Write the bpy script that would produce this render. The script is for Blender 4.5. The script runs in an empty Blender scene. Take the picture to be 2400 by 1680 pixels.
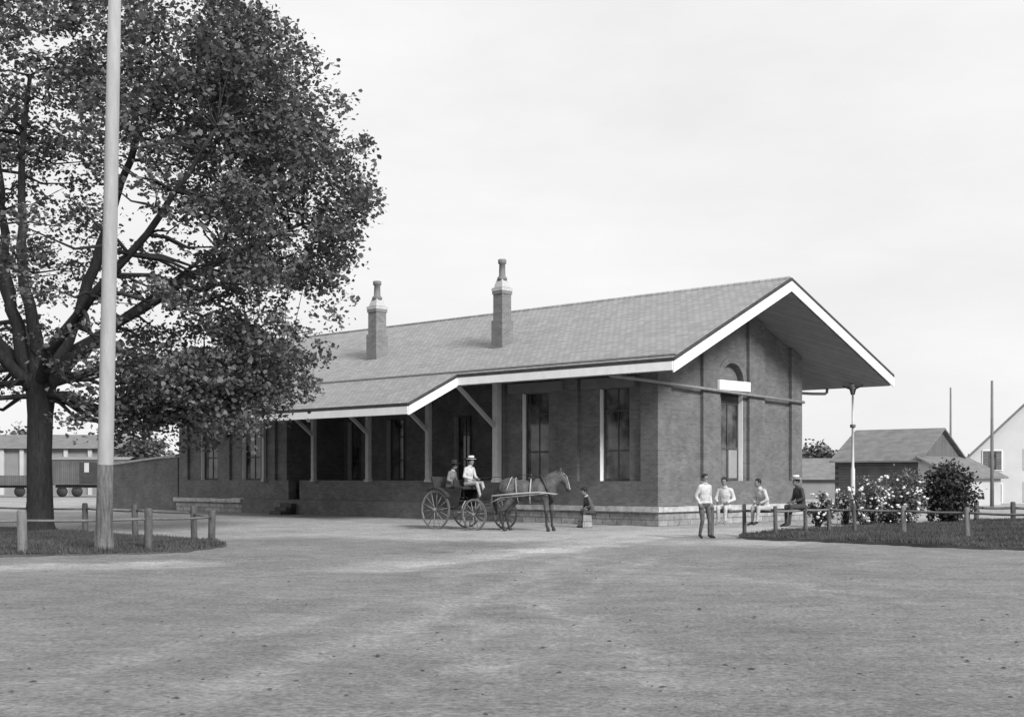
import bpy, bmesh, math, random
import numpy as np
from mathutils import Vector, Matrix, Quaternion
random.seed(7); rng = np.random.default_rng(7)
S = bpy.context.scene
COL = S.collection
F, HZ, CX, EYE = 3038.0, 1118.0, 1200.0, 1.6     # focal length and horizon of the photograph in its own pixels

# ---------------------------------------------------------------- camera, sky, sun, exposure
cam = bpy.data.cameras.new('camera'); co = bpy.data.objects.new('camera', cam); COL.objects.link(co)
co.location = (0, 0, EYE); co.rotation_euler = (math.radians(90), 0, 0)
cam.sensor_width = 36; cam.lens = 36*F/2400; cam.shift_y = (HZ-840)/2400; cam.clip_end = 3000
S.camera = co
SUN_EL, SUN_AZ = math.radians(32), math.atan2(.523, -.852)   # azimuth measured clockwise from +Y
w = bpy.data.worlds.new('World'); S.world = w; w.use_nodes = True
nt = w.node_tree; nt.nodes.clear()
out = nt.nodes.new('ShaderNodeOutputWorld'); bg = nt.nodes.new('ShaderNodeBackground')
sky = nt.nodes.new('ShaderNodeTexSky'); sky.sky_type = 'NISHITA'; sky.sun_disc = False
sky.sun_elevation = SUN_EL; sky.sun_rotation = SUN_AZ; sky.dust_density = 4; sky.air_density = 1
bw = nt.nodes.new('ShaderNodeRGBToBW'); nt.links.new(sky.outputs[0], bw.inputs[0])
tc = nt.nodes.new('ShaderNodeTexCoord'); mp = nt.nodes.new('ShaderNodeMapping'); mp.inputs['Scale'].default_value = (1.4, 1.4, 4)
nz = nt.nodes.new('ShaderNodeTexNoise'); nz.inputs['Scale'].default_value = 2.2; nz.inputs['Detail'].default_value = 7; nz.inputs['Roughness'].default_value = .6
nt.links.new(tc.outputs['Generated'], mp.inputs[0]); nt.links.new(mp.outputs[0], nz.inputs[0])
mr = nt.nodes.new('ShaderNodeMapRange'); mr.inputs[3].default_value = 8.9; mr.inputs[4].default_value = 10.2
mr.inputs[1].default_value = .3; mr.inputs[2].default_value = .7
nt.links.new(nz.outputs[0], mr.inputs[0])
mx = nt.nodes.new('ShaderNodeMix'); mx.data_type = 'FLOAT'; mx.inputs[0].default_value = .93     # a thin overcast veil over the clear sky
nt.links.new(bw.outputs[0], mx.inputs[2]); nt.links.new(mr.outputs[0], mx.inputs[3])
nt.links.new(mx.outputs[0], bg.inputs[0]); bg.inputs[1].default_value = .1
nt.links.new(bg.outputs[0], out.inputs[0])
sl = bpy.data.lights.new('sun', 'SUN'); so = bpy.data.objects.new('sun', sl); COL.objects.link(so)
sl.energy = 4.5; sl.angle = math.radians(16); sl.color = (1, 1, 1)
sd = Vector((math.sin(SUN_AZ)*math.cos(SUN_EL), math.cos(SUN_AZ)*math.cos(SUN_EL), math.sin(SUN_EL)))
so.rotation_euler = sd.to_track_quat('Z', 'Y').to_euler(); so.location = (30, -20, 40)
S.view_settings.view_transform = 'Standard'; S.view_settings.look = 'None'
S.view_settings.exposure = 0; S.view_settings.gamma = 1
S.render.engine = 'CYCLES'

# ---------------------------------------------------------------- helpers
def at(x, y, d): return Vector(((x-CX)/F*d, d, EYE+(HZ-y)/F*d))
def gnd(x, y):
    d = EYE*F/(y-HZ); return Vector(((x-CX)/F*d, d, 0))

def mat(name, v, rough=.85, amp=.25, scale=3., bump=0., bscale=40., detail=6., kind=None, stretch=None, spec=.3, metal=0, v2=None):
    m = bpy.data.materials.new(name); m.use_nodes = True; t = m.node_tree; b = t.nodes['Principled BSDF']
    b.inputs['Roughness'].default_value = rough; b.inputs['Specular IOR Level'].default_value = spec
    b.inputs['Metallic'].default_value = metal
    tcn = t.nodes.new('ShaderNodeTexCoord'); vec = tcn.outputs['Object']
    if stretch:
        mpn = t.nodes.new('ShaderNodeMapping'); mpn.inputs['Scale'].default_value = stretch
        t.links.new(vec, mpn.inputs[0]); vec = mpn.outputs[0]
    n = t.nodes.new('ShaderNodeTexNoise'); n.inputs['Scale'].default_value = scale; n.inputs['Detail'].default_value = detail
    n.inputs['Roughness'].default_value = .65
    t.links.new(vec, n.inputs[0])
    r = t.nodes.new('ShaderNodeMapRange'); r.inputs[1].default_value = .3; r.inputs[2].default_value = .7
    r.inputs[3].default_value = v*(1-amp); r.inputs[4].default_value = v*(1+amp)
    t.links.new(n.outputs[0], r.inputs[0]); val = r.outputs[0]
    if kind in ('brick', 'slate', 'stone', 'board', 'boardh'):
        sx = t.nodes.new('ShaderNodeSeparateXYZ'); t.links.new(tcn.outputs['Object'], sx.inputs[0])
        cb = t.nodes.new('ShaderNodeCombineXYZ')
        ad = t.nodes.new('ShaderNodeMath'); ad.operation = 'ADD'
        t.links.new(sx.outputs[0], ad.inputs[0]); t.links.new(sx.outputs[1], ad.inputs[1])
        br = t.nodes.new('ShaderNodeTexBrick')
        if kind == 'slate':
            t.links.new(sx.outputs[1], cb.inputs[0]); t.links.new(sx.outputs[0], cb.inputs[1])
            W, H, MS = .26, .17, .018
        else:
            t.links.new(ad.outputs[0], cb.inputs[0]); t.links.new(sx.outputs[2], cb.inputs[1])
            W, H, MS = {'brick': (.215, .076, .007), 'stone': (.62, .2, .02), 'board': (.16, 9., .012), 'boardh': (9., .16, .012)}[kind]
        br.inputs['Scale'].default_value = 1; br.inputs['Brick Width'].default_value = W; br.inputs['Row Height'].default_value = H
        br.inputs['Mortar Size'].default_value = MS; br.inputs['Bias'].default_value = 0
        lo, hi, mo = {'brick': (.80, 1.14, 1.28), 'slate': (.84, 1.13, .66), 'stone': (.7, 1.2, .5), 'board': (.88, 1.08, .45), 'boardh': (.88, 1.08, .45)}[kind]
        br.inputs['Color1'].default_value = (lo,)*3+(1,); br.inputs['Color2'].default_value = (hi,)*3+(1,); br.inputs['Mortar'].default_value = (mo,)*3+(1,)
        t.links.new(cb.outputs[0], br.inputs[0])
        mu = t.nodes.new('ShaderNodeMath'); mu.operation = 'MULTIPLY'; t.links.new(val, mu.inputs[0]); t.links.new(br.outputs[0], mu.inputs[1]); val = mu.outputs[0]
    if kind in ('leaf',):
        g = t.nodes.new('ShaderNodeNewGeometry')
        r2 = t.nodes.new('ShaderNodeMapRange'); r2.inputs[3].default_value = .55; r2.inputs[4].default_value = 1.5
        t.links.new(g.outputs['Random Per Island'], r2.inputs[0])
        mu = t.nodes.new('ShaderNodeMath'); mu.operation = 'MULTIPLY'; t.links.new(val, mu.inputs[0]); t.links.new(r2.outputs[0], mu.inputs[1]); val = mu.outputs[0]
    t.links.new(val, b.inputs['Base Color'])
    if kind == 'leaf':
        tr = t.nodes.new('ShaderNodeBsdfTranslucent'); ms = t.nodes.new('ShaderNodeMixShader'); ms.inputs[0].default_value = .25
        t.links.new(val, tr.inputs[0]); t.links.new(b.outputs[0], ms.inputs[1]); t.links.new(tr.outputs[0], ms.inputs[2])
        t.links.new(ms.outputs[0], t.nodes['Material Output'].inputs[0])
    if bump:
        n2 = t.nodes.new('ShaderNodeTexNoise'); n2.inputs['Scale'].default_value = bscale; n2.inputs['Detail'].default_value = 5
        t.links.new(tcn.outputs['Object'], n2.inputs[0])
        bp = t.nodes.new('ShaderNodeBump'); bp.inputs['Strength'].default_value = min(1, bump); bp.inputs['Distance'].default_value = .02
        t.links.new(n2.outputs[0], bp.inputs['Height']); t.links.new(bp.outputs[0], b.inputs['Normal'])
    return m

M = {}
def defm(k, *a, **kw): M[k] = mat(k, *a, **kw)
defm('brick', .125, kind='brick', amp=.24, scale=1.3, bump=.3)
defm('stone', .30, kind='stone', amp=.3, scale=5, bump=.6, bscale=14)
defm('coping', .40, amp=.35, scale=4, bump=.3)
defm('slate', .28, kind='slate', amp=.08, scale=.9, rough=.8)
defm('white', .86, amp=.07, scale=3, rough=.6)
defm('board_shaded', .16, amp=.15, scale=2)  # white lintel boards of the long side, with the eaves' shade put into the colour
defm('cream', .50, amp=.12, scale=3, rough=.7)
defm('postpaint', .36, amp=.15, scale=3, rough=.7)
defm('soffit', .26, kind='board', amp=.12, scale=2)
defm('roofedge', .05, amp=.3, scale=4)
defm('darkwood', .07, amp=.4, scale=5, stretch=(1, 1, .2))
defm('floorwood', .16, amp=.3, scale=4)
defm('iron', .10, amp=.2, scale=6, rough=.5, metal=0)
defm('pipe', .22, amp=.2, scale=6, rough=.5)
defm('capstone', .42, amp=.15, scale=6)
defm('flue', .16, amp=.25, scale=6)
defm('blind', .26, amp=.1, scale=3)
defm('chimbrick', .17, kind='brick', amp=.15, scale=2)
defm('bark', .032, amp=.5, scale=5, stretch=(4, 4, .6), bump=1, bscale=9)
defm('leaf', .12, kind='leaf', amp=.35, scale=.7, rough=.7)
defm('bushleaf', .05, kind='leaf', amp=.35, scale=2, rough=.7)
defm('paleleaf', .15, kind='leaf', amp=.4, scale=2, rough=.7)
defm('blossom', .62, amp=.1, scale=2)
defm('grass', .085, kind='leaf', amp=.35, scale=.8)
defm('soil', .07, amp=.4, scale=2, bump=.5)
defm('polepaint', .30, amp=.15, scale=2.5, stretch=(3, 3, .5), bump=.5)
defm('polewood', .10, amp=.55, scale=5, stretch=(6, 6, .6), bump=1, bscale=12)
defm('postwood', .08, amp=.45, scale=8, stretch=(2, 2, .4), bump=.8, bscale=20)
defm('palewood', .15, amp=.3, scale=8, stretch=(2, 2, .4), bump=.8, bscale=20)
defm('rail', .14, amp=.3, scale=5)
defm('car', .10, kind='board', amp=.3, scale=.6)
defm('cardark', .04, amp=.3, scale=2)
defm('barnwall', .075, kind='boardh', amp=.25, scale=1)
defm('barngable', .12, kind='board', amp=.2, scale=1)
defm('barnroof', .16, amp=.25, scale=1.6, stretch=(1, 1, 3))
defm('houseWhite', .56, amp=.06, scale=1)
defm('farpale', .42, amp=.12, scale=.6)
defm('fargrey', .20, amp=.15, scale=.6)
defm('shutter', .16, kind='boardh', amp=.2, scale=3)
defm('skin', .17, amp=.08, scale=6, rough=.6)
defm('shirt', .44, amp=.22, scale=9, rough=.9, bump=1, bscale=11)
defm('greycloth', .17, amp=.2, scale=8, rough=.95, bump=1, bscale=11)
defm('lightcloth', .34, amp=.2, scale=8, rough=.95, bump=1, bscale=11)
defm('darkcloth', .05, amp=.35, scale=8, rough=.95, bump=1, bscale=11)
defm('trousers', .085, amp=.35, scale=7, rough=.95, bump=1, bscale=11)
defm('hair', .02, amp=.3, scale=20)
defm('straw', .5, amp=.12, scale=30)
defm('shoe', .02, amp=.2, scale=10, rough=.5)
defm('horse', .075, amp=.5, scale=5, rough=.6, bump=.4, bscale=7, spec=.3)
defm('horsedark', .03, amp=.3, scale=6, rough=.7)
defm('mane', .02, amp=.4, scale=10)
defm('leather', .035, amp=.3, scale=9, rough=.5)
defm('strap', .33, amp=.3, scale=12, rough=.6)
defm('buggy', .028, amp=.3, scale=3, rough=.35, spec=.5)
defm('wheelpaint', .17, amp=.3, scale=5, rough=.5)
defm('shaft', .30, amp=.2, scale=5)
defm('pebble', .32, amp=.4, scale=3)
defm('clod', .05, amp=.5, scale=3)

def glassmat():
    m = bpy.data.materials.new('window_glass'); m.use_nodes = True; b = m.node_tree.nodes['Principled BSDF']; t = m.node_tree
    b.inputs['Roughness'].default_value = .08; b.inputs['Specular IOR Level'].default_value = .6
    tcn = t.nodes.new('ShaderNodeTexCoord'); n = t.nodes.new('ShaderNodeTexNoise'); n.inputs['Scale'].default_value = 1.6; n.inputs['Detail'].default_value = 4
    t.links.new(tcn.outputs['Object'], n.inputs[0])
    r = t.nodes.new('ShaderNodeMapRange'); r.inputs[1].default_value = .35; r.inputs[2].default_value = .7; r.inputs[3].default_value = .012; r.inputs[4].default_value = .15  # pale noise patches in the base colour stand in for reflections
    t.links.new(n.outputs[0], r.inputs[0]); t.links.new(r.outputs[0], b.inputs['Base Color'])
    bp = t.nodes.new('ShaderNodeBump'); bp.inputs['Strength'].default_value = .15
    t.links.new(n.outputs[0], bp.inputs['Height']); t.links.new(bp.outputs[0], b.inputs['Normal'])
    return m
M['glass'] = glassmat()

class MB:
    def __init__(s): s.v = []; s.f = []; s.m = []; s.sm = []
    def add(s, vs, fs, mi=0, smooth=False):
        o = len(s.v); s.v += [tuple(v) for v in vs]
        for f in fs: s.f.append(tuple(i+o for i in f)); s.m.append(mi); s.sm.append(smooth)
        return s
    def box(s, a, b, mi=0):
        (x0, y0, z0), (x1, y1, z1) = [tuple(map(min, a, b)), tuple(map(max, a, b))]
        return s.add([(x0,y0,z0),(x1,y0,z0),(x1,y1,z0),(x0,y1,z0),(x0,y0,z1),(x1,y0,z1),(x1,y1,z1),(x0,y1,z1)],
                     [(3,2,1,0),(4,5,6,7),(0,1,5,4),(1,2,6,5),(2,3,7,6),(3,0,4,7)], mi)
    def bar(s, p, q, w_, h_, mi=0, up=(0, 0, 1)):
        p, q = Vector(p), Vector(q); d = (q-p).normalized(); u = Vector(up)
        if abs(d.dot(u)) > .99: u = Vector((1, 0, 0))
        r = d.cross(u).normalized(); u = r.cross(d)
        vs = [e+r*(a*w_/2)+u*(b*h_/2) for e in (p, q) for a, b in ((-1,-1),(1,-1),(1,1),(-1,1))]
        return s.add(vs, [(3,2,1,0),(4,5,6,7),(0,1,5,4),(1,2,6,5),(2,3,7,6),(3,0,4,7)], mi)
    def tube(s, pts, rad, n=8, mi=0, cap=True):
        pts = [Vector(p) for p in pts]; rad = rad if hasattr(rad, '__len__') else [rad]*len(pts)
        vs = []; ref = None
        for i, p in enumerate(pts):
            d = (pts[min(i+1, len(pts)-1)]-pts[max(i-1, 0)]).normalized()
            if ref is None: ref = d.orthogonal().normalized()
            else: ref = (ref-d*ref.dot(d)).normalized()
            b = d.cross(ref)
            for k in range(n):
                a = 2*math.pi*k/n; vs.append(p+(ref*math.cos(a)+b*math.sin(a))*rad[i])
        fs = [(i*n+k, i*n+(k+1)%n, (i+1)*n+(k+1)%n, (i+1)*n+k) for i in range(len(pts)-1) for k in range(n)]
        if cap: fs += [tuple(range(n))[::-1], tuple((len(pts)-1)*n+k for k in range(n))]
        return s.add(vs, fs, mi, True)
    def lathe(s, prof, c=(0, 0, 0), n=16, mi=0):
        return s.tube([Vector(c)+Vector((0, 0, z)) for r, z in prof], [max(r, .0005) for r, z in prof], n, mi)
    def ell(s, c, r, mi=0, rot=None, n=12, m=8):
        c = Vector(c); r = Vector(r if hasattr(r, '__len__') else (r, r, r)); vs = []
        for i in range(m+1):
            th = math.pi*i/m
            for k in range(n):
                a = 2*math.pi*k/n
                v = Vector((r.x*math.sin(th)*math.cos(a), r.y*math.sin(th)*math.sin(a), r.z*math.cos(th)))
                if rot: v = rot @ v
                vs.append(c+v)
        fs = [(i*n+k, (i+1)*n+k, (i+1)*n+(k+1)%n, i*n+(k+1)%n) for i in range(m) for k in range(n)]
        return s.add(vs, fs, mi, True)
    def prism(s, poly, lo, hi, mi=0):   # polygon in xy
        n = len(poly); vs = [(x, y, lo) for x, y in poly]+[(x, y, hi) for x, y in poly]
        return s.add(vs, [tuple(range(n))[::-1], tuple(range(n, 2*n))]+[(i, (i+1)%n, n+(i+1)%n, n+i) for i in range(n)], mi)
    def mesh(s, name):
        me = bpy.data.meshes.new(name); me.from_pydata(s.v, [], s.f); me.update()
        me.polygons.foreach_set('material_index', s.m); me.polygons.foreach_set('use_smooth', s.sm); return me
    def build(s, name, mats, parent=None, loc=None, rotz=0, bevel=0):
        me = s.mesh(name)
        for m_ in (mats if isinstance(mats, (list, tuple)) else [mats]): me.materials.append(M[m_])
        o = bpy.data.objects.new(name, me); COL.objects.link(o)
        if parent: o.parent = parent
        if loc is not None: o.location = loc
        o.rotation_euler.z = rotz
        if bevel:
            b = o.modifiers.new('bevel', 'BEVEL'); b.width = bevel; b.segments = 1; b.limit_method = 'ANGLE'
        return o
def tag(o, label=None, cat=None, group=None, kind=None):
    for k, v in (('label', label), ('category', cat), ('group', group), ('kind', kind)):
        if v: o[k] = v
    return o
def empty(name, loc, rotz=0, label=None, cat=None, group=None):
    o = bpy.data.objects.new(name, None); COL.objects.link(o); o.location = loc; o.rotation_euler.z = rotz; o.empty_display_size = .3
    return tag(o, label, cat, group)
def fastmesh(name, V, nper, mats, parent=None, faces=None, smooth=False):
    """V: (n*nper,3) array, one polygon of nper corners each"""
    me = bpy.data.meshes.new(name); n = len(V)//nper
    me.vertices.add(len(V)); me.vertices.foreach_set('co', V.astype(np.float32).ravel())
    me.loops.add(len(V)); me.loops.foreach_set('vertex_index', np.arange(len(V), dtype=np.int32))
    me.polygons.add(n); me.polygons.foreach_set('loop_start', np.arange(0, len(V), nper, dtype=np.int32))
    me.polygons.foreach_set('loop_total', np.full(n, nper, dtype=np.int32))
    me.update(calc_edges=True)
    for m_ in mats: me.materials.append(M[m_])
    o = bpy.data.objects.new(name, me); COL.objects.link(o)
    if parent: o.parent = parent
    return o
def leaves(C, size, flat=.6, aspect=.7):
    """one six-cornered leaf at each centre"""
    n = len(C); size = np.broadcast_to(size, (n,))
    nrm = rng.normal(size=(n, 3)); nrm[:, 2] += flat*2*np.sign(nrm[:, 2]+.3); nrm /= np.linalg.norm(nrm, axis=1)[:, None]
    t = rng.normal(size=(n, 3)); t -= nrm*(t*nrm).sum(1)[:, None]; t /= np.linalg.norm(t, axis=1)[:, None]
    b = np.cross(nrm, t)
    P = np.array([(-.5, 0), (-.12, -.42), (.3, -.3), (.55, 0), (.3, .3), (-.12, .42)])
    V = C[:, None, :]+size[:, None, None]*(t[:, None, :]*P[None, :, 0, None]+b[:, None, :]*P[None, :, 1, None]*aspect*1.4)
    V += nrm[:, None, :]*size[:, None, None]*np.array([0, .1, .1, -.1, .1, .1])[None, :, None]
    return V.reshape(-1, 3)

# ---------------------------------------------------------------- ground
def smooth01(a, b, x): 
    t = np.clip((x-a)/(b-a), 0, 1); return t*t*(3-2*t)
def value_noise(x, y, seed):
    r = np.random.default_rng(seed); T = r.random((256, 256))
    xi = np.floor(x).astype(int); yi = np.floor(y).astype(int); fx = x-xi; fy = y-yi
    fx = fx*fx*(3-2*fx); fy = fy*fy*(3-2*fy)
    g = lambda i, j: T[i % 256, j % 256]
    return (g(xi, yi)*(1-fx)+g(xi+1, yi)*fx)*(1-fy)+(g(xi, yi+1)*(1-fx)+g(xi+1, yi+1)*fx)*fy
def seg_dist(x, y, a, b):
    ax, ay = a; bx, by = b; dx, dy = bx-ax, by-ay; L2 = dx*dx+dy*dy
    t = np.clip(((x-ax)*dx+(y-ay)*dy)/L2, 0, 1); return np.hypot(x-ax-t*dx, y-ay-t*dy)
xs = np.concatenate([np.linspace(-1500, -60, 12), np.arange(-40, 40.01, .22), np.linspace(60, 1500, 12)])
ys = np.concatenate([np.linspace(-60, 2, 8), np.arange(3, 60, .2), np.linspace(64, 160, 30), np.linspace(200, 2500, 12)])
GX, GY = np.meshgrid(xs, ys); nx, ny = len(xs), len(ys)
near = smooth01(38, 26, np.abs(GX))*smooth01(58, 45, GY)
GZ = near*(.030*(value_noise(GX*.9+5, GY*.9, 1)-.5)+.022*(value_noise(GX*2.7, GY*2.7, 2)-.5)+.018*(value_noise(GX*4.5, GY*4.5, 3)-.5))
# gentle wheel ruts in the dirt square
ruts = [(gnd(350, 1640), gnd(1300, 1330)), (gnd(900, 1640), gnd(1500, 1300)), (gnd(1500, 1600), gnd(1180, 1345)), (gnd(850, 1336), gnd(1560, 1256)), (gnd(20, 1330), gnd(950, 1300)), (gnd(2350, 1400), gnd(1300, 1300))]
gr = np.zeros_like(GX)
for i, (a, b) in enumerate(ruts):
    for off in (-.75, .75):
        d = seg_dist(GX+value_noise(GX*.5, GY*.5, 10+i)*.8, GY, (a.x+off, a.y), (b.x+off, b.y))
        GZ -= .018*np.exp(-(d/.16)**2)*near
        gr += .24*np.exp(-(d/.24)**2)
drive = [(gnd(850, 1338), gnd(1250, 1290)), (gnd(1250, 1290), gnd(1640, 1243)), (gnd(-400, 1336), gnd(420, 1322))]
for a, b in drive:
    d = seg_dist(GX, GY, (a.x, a.y), (b.x, b.y))+(value_noise(GX*.8, GY*.8, 33)-.5)*1.2
    gr += smooth01(1.1, .2, d)*.55
gr += smooth01(30.5, 35.5, GY+(value_noise(GX*.35, GY*.35, 44)-.5)*6)*.75*smooth01(150, 70, GY)
apron = seg_dist(GX, GY, (gnd(1560, 1252).x, gnd(1560, 1250).y), (gnd(2250, 1232).x, gnd(2250, 1232).y))
gr += smooth01(3.0, 1.0, apron)*.9
gr = np.clip(gr, 0, 1.6)
V = np.stack([GX, GY, GZ], -1).reshape(-1, 3)
idx = np.arange(nx*ny).reshape(ny, nx)
Q = np.stack([idx[:-1, :-1], idx[:-1, 1:], idx[1:, 1:], idx[1:, :-1]], -1).reshape(-1, 4)
me = bpy.data.meshes.new('ground'); me.from_pydata(V.tolist(), [], Q.tolist()); me.update()
me.polygons.foreach_set('use_smooth', [True]*len(me.polygons))
ca = me.attributes.new('gravel', 'FLOAT', 'POINT'); ca.data.foreach_set('value', gr.ravel().astype(np.float32))
g = bpy.data.objects.new('ground', me); COL.objects.link(g); tag(g, kind='structure')
m = bpy.data.materials.new('dirt'); m.use_nodes = True; t = m.node_tree; b = t.nodes['Principled BSDF']; b.inputs['Roughness'].default_value = .95; b.inputs['Specular IOR Level'].default_value = .1
tcn = t.nodes.new('ShaderNodeTexCoord')
def noise(scale, det, st=(1, 1, 1), rot=0):
    mpn = t.nodes.new('ShaderNodeMapping'); mpn.inputs['Scale'].default_value = st; mpn.inputs['Rotation'].default_value = (0, 0, rot)
    t.links.new(tcn.outputs['Object'], mpn.inputs[0]); n = t.nodes.new('ShaderNodeTexNoise'); n.inputs['Scale'].default_value = scale; n.inputs['Detail'].default_value = det; n.inputs['Roughness'].default_value = .7
    t.links.new(mpn.outputs[0], n.inputs[0]); return n.outputs[0]
def mrange(v, a, b_, c, d):
    r = t.nodes.new('ShaderNodeMapRange'); t.links.new(v, r.inputs[0])
    for i, q in enumerate((a, b_, c, d)): r.inputs[i+1].default_value = q
    return r.outputs[0]
def mth(op, a, b_):
    r = t.nodes.new('ShaderNodeMath'); r.operation = op
    for i, q in enumerate((a, b_)):
        if isinstance(q, (int, float)): r.inputs[i].default_value = q
        else: t.links.new(q, r.inputs[i])
    return r.outputs[0]
n1 = mrange(noise(.28, 7), .3, .7, .72, 1.20); n2 = mrange(noise(2.4, 9, (.7, 1.1, 1), .15), .3, .7, .80, 1.2); n3 = mth('MULTIPLY', mrange(noise(17, 10), .34, .66, .62, 1.38), mrange(noise(5.5, 10), .64, .76, 1, .62))
n4 = mrange(noise(5, 4, (.35, 1.6, 1), -.2), .60, .74, 1, .62)
at_ = t.nodes.new('ShaderNodeAttribute'); at_.attribute_name = 'gravel'
gm = mth('ADD', at_.outputs['Fac'], mrange(noise(3, 8), .3, .7, -.25, .25))
base = mrange(gm, 0, 1.1, .225, .42)
col = mth('MULTIPLY', mth('MULTIPLY', mth('MULTIPLY', base, n1), mth('MULTIPLY', n2, n3)), n4)
t.links.new(col, b.inputs['Base Color'])
bp = t.nodes.new('ShaderNodeBump'); bp.inputs['Strength'].default_value = 1; bp.inputs['Distance'].default_value = .05
t.links.new(mth('ADD', noise(9, 7), mth('MULTIPLY', noise(38, 4), .4)), bp.inputs['Height']); t.links.new(bp.outputs[0], b.inputs['Normal'])
me.materials.append(m); M['dirt'] = m

# loose stones and clods on the dirt: nobody could count them
def scatter(name, n, matn, smin, smax, dmin, dmax, label, cat, flat=.5):
    V = []; Fc = []
    base = [Vector(v) for v in ((1,0,0),(-1,0,0),(0,1,0),(0,-1,0),(0,0,1),(0,0,-.4))]
    fs = [(0,2,4),(2,1,4),(1,3,4),(3,0,4),(2,0,5),(1,2,5),(3,1,5),(0,3,5)]
    for i in range(n):
        d = dmin*(dmax/dmin)**random.random(); x = random.uniform(-.42, .42)*d*1.02
        s_ = random.uniform(smin, smax)*random.random()**1.5+smin*.6
        if d > 29 and (x < -6.5 or x > 5): continue
        a = random.random()*6.28; o = len(V)
        for v in base:
            r_ = s_*random.uniform(.6, 1.3); X, Y = v.x*r_, v.y*r_*random.uniform(.5, 1)
            V.append((x+X*math.cos(a)-Y*math.sin(a), d+X*math.sin(a)+Y*math.cos(a), .003+v.z*r_*flat))
        Fc += [tuple(q+o for q in f) for f in fs]
    me = bpy.data.meshes.new(name); me.from_pydata(V, [], Fc); me.update(); me.materials.append(M[matn])
    o = bpy.data.objects.new(name, me); COL.objects.link(o); tag(o, label, cat, None, 'stuff')
scatter('gravel', 1500, 'pebble', .004, .012, 8, 40, 'small pale stones strewn over the dirt square', 'gravel')
scatter('dirt_clods', 900, 'clod', .008, .045, 8, 34, 'small dark clods and droppings strewn over the dirt square', 'clods', .30)

# ---------------------------------------------------------------- the depot
COR = Vector((4.762, 42.3, 0)); ANG = math.atan2(.7198, .6942)
W, LEN, OV = 8.83, 28.86, 2.24
APT, APZ = 4.415, 8.34
LT, LZ = -2.16, 5.21
RT, RZ = 11.57, 5.46
SL = (APZ-LZ)/(APT-LT); SR = (APZ-RZ)/(RT-APT)
def roofz(tt): return APZ-SL*(APT-tt) if tt < APT else APZ-SR*(tt-APT)
CS0, CS1, CQ = 7.23, 21.6, -4.45
depot = empty('railway_depot', COR, ANG, 'long single storey brick depot with slate gable roof, white fascia and two chimneys', 'building')
FZ = .64      # top of stone foundation
SILL, HEAD = 1.47, 4.60
def grid_wall(axis, face, breaks_u, breaks_z, depth_fn, back):
    """axis 'y': wall runs along local y at x=face (outside is -x); 'x': runs along x at y=face (outside -y)"""
    mb = MB()
    for i in range(len(breaks_u)-1):
        for j in range(len(breaks_z)-1):
            u0, u1, z0, z1 = breaks_u[i], breaks_u[i+1], breaks_z[j], breaks_z[j+1]
            d = depth_fn((u0+u1)/2, (z0+z1)/2)
            if d is None: continue
            if axis == 'y': mb.box((face+d, u0, z0), (face+back, u1, z1))
            else: mb.box((u0, face+d, z0), (u1, face+back, z1))
    return mb
def clip_roof(mb, drop, name, mats, parent, walls=True):
    me = mb.mesh(name); bm = bmesh.new(); bm.from_mesh(me)
    for nrm, pt in ((Vector((-SL, 0, 1)), Vector((LT, 0, LZ-drop))), (Vector((SR, 0, 1)), Vector((RT, 0, RZ-drop)))):
        bmesh.ops.bisect_plane(bm, geom=bm.verts[:]+bm.edges[:]+bm.faces[:], plane_co=pt, plane_no=nrm, clear_outer=True)
    bm.to_mesh(me); bm.free()
    for m_ in mats: me.materials.append(M[m_])
    o = bpy.data.objects.new(name, me); COL.objects.link(o); o.parent = parent; return o
# gable wall (front), bays .72-2.53, 3.51-5.32, 6.30-8.11
bays = [(.72, 2.53), (3.51, 5.32), (6.30, 8.11)]
WU = (3.74, 5.09)
def gd(u, z):
    if SILL < z < HEAD+.33 and WU[0] < u < WU[1]: return None
    if WU[0] < u < WU[1] and HEAD+.33 <= z < 5.70: return None
    if z > SILL and any(a < u < b_ for a, b_ in bays): return .13
    return 0
mb = grid_wall('x', 0, [0, .72, 2.53, 3.51, 3.74, 5.09, 5.32, 6.30, 8.11, W], [FZ, SILL, HEAD+.33, 5.70, 8.4], gd, .5)
# arched head of the gable window: brick around a half round recess
cu, cz, rr = (WU[0]+WU[1])/2, HEAD+.33, (WU[1]-WU[0])/2
N = 16; top = 5.70
for k in range(N):
    a0, a1 = math.pi*k/N, math.pi*(k+1)/N
    p0 = (cu+rr*math.cos(a0), cz+rr*math.sin(a0)); p1 = (cu+rr*math.cos(a1), cz+rr*math.sin(a1))
    mb.add([(p0[0], .13, p0[1]), (p0[0], .13, top), (p1[0], .13, top), (p1[0], .13, p1[1])], [(0, 1, 2, 3)])
    mb.add([(p0[0], .13, p0[1]), (p1[0], .13, p1[1]), (p1[0], .36, p1[1]), (p0[0], .36, p0[1])], [(0, 1, 2, 3)])
mb.add([(cu+rr*math.cos(math.pi*k/N), .34, cz+rr*math.sin(math.pi*k/N)) for k in range(N+1)], [tuple(range(N+1))])
for k in range(N):   # proud brick hood
    a0, a1 = math.pi*k/N, math.pi*(k+1)/N
    q = [(cu+r_*math.cos(a), cz+r_*math.sin(a)) for r_ in (rr+.005, rr+.22) for a in (a0, a1)]
    mb.add([(q[0][0], .09, q[0][1]), (q[1][0], .09, q[1][1]), (q[3][0], .09, q[3][1]), (q[2][0], .09, q[2][1]),
            (q[0][0], .13, q[0][1]), (q[1][0], .13, q[1][1]), (q[3][0], .13, q[3][1]), (q[2][0], .13, q[2][1])],
           [(0,1,2,3),(0,4,5,1),(2,6,7,3),(1,5,6,2),(3,7,4,0)])
clip_roof(mb, .46, 'gable_wall', ['brick'], depot)
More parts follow.
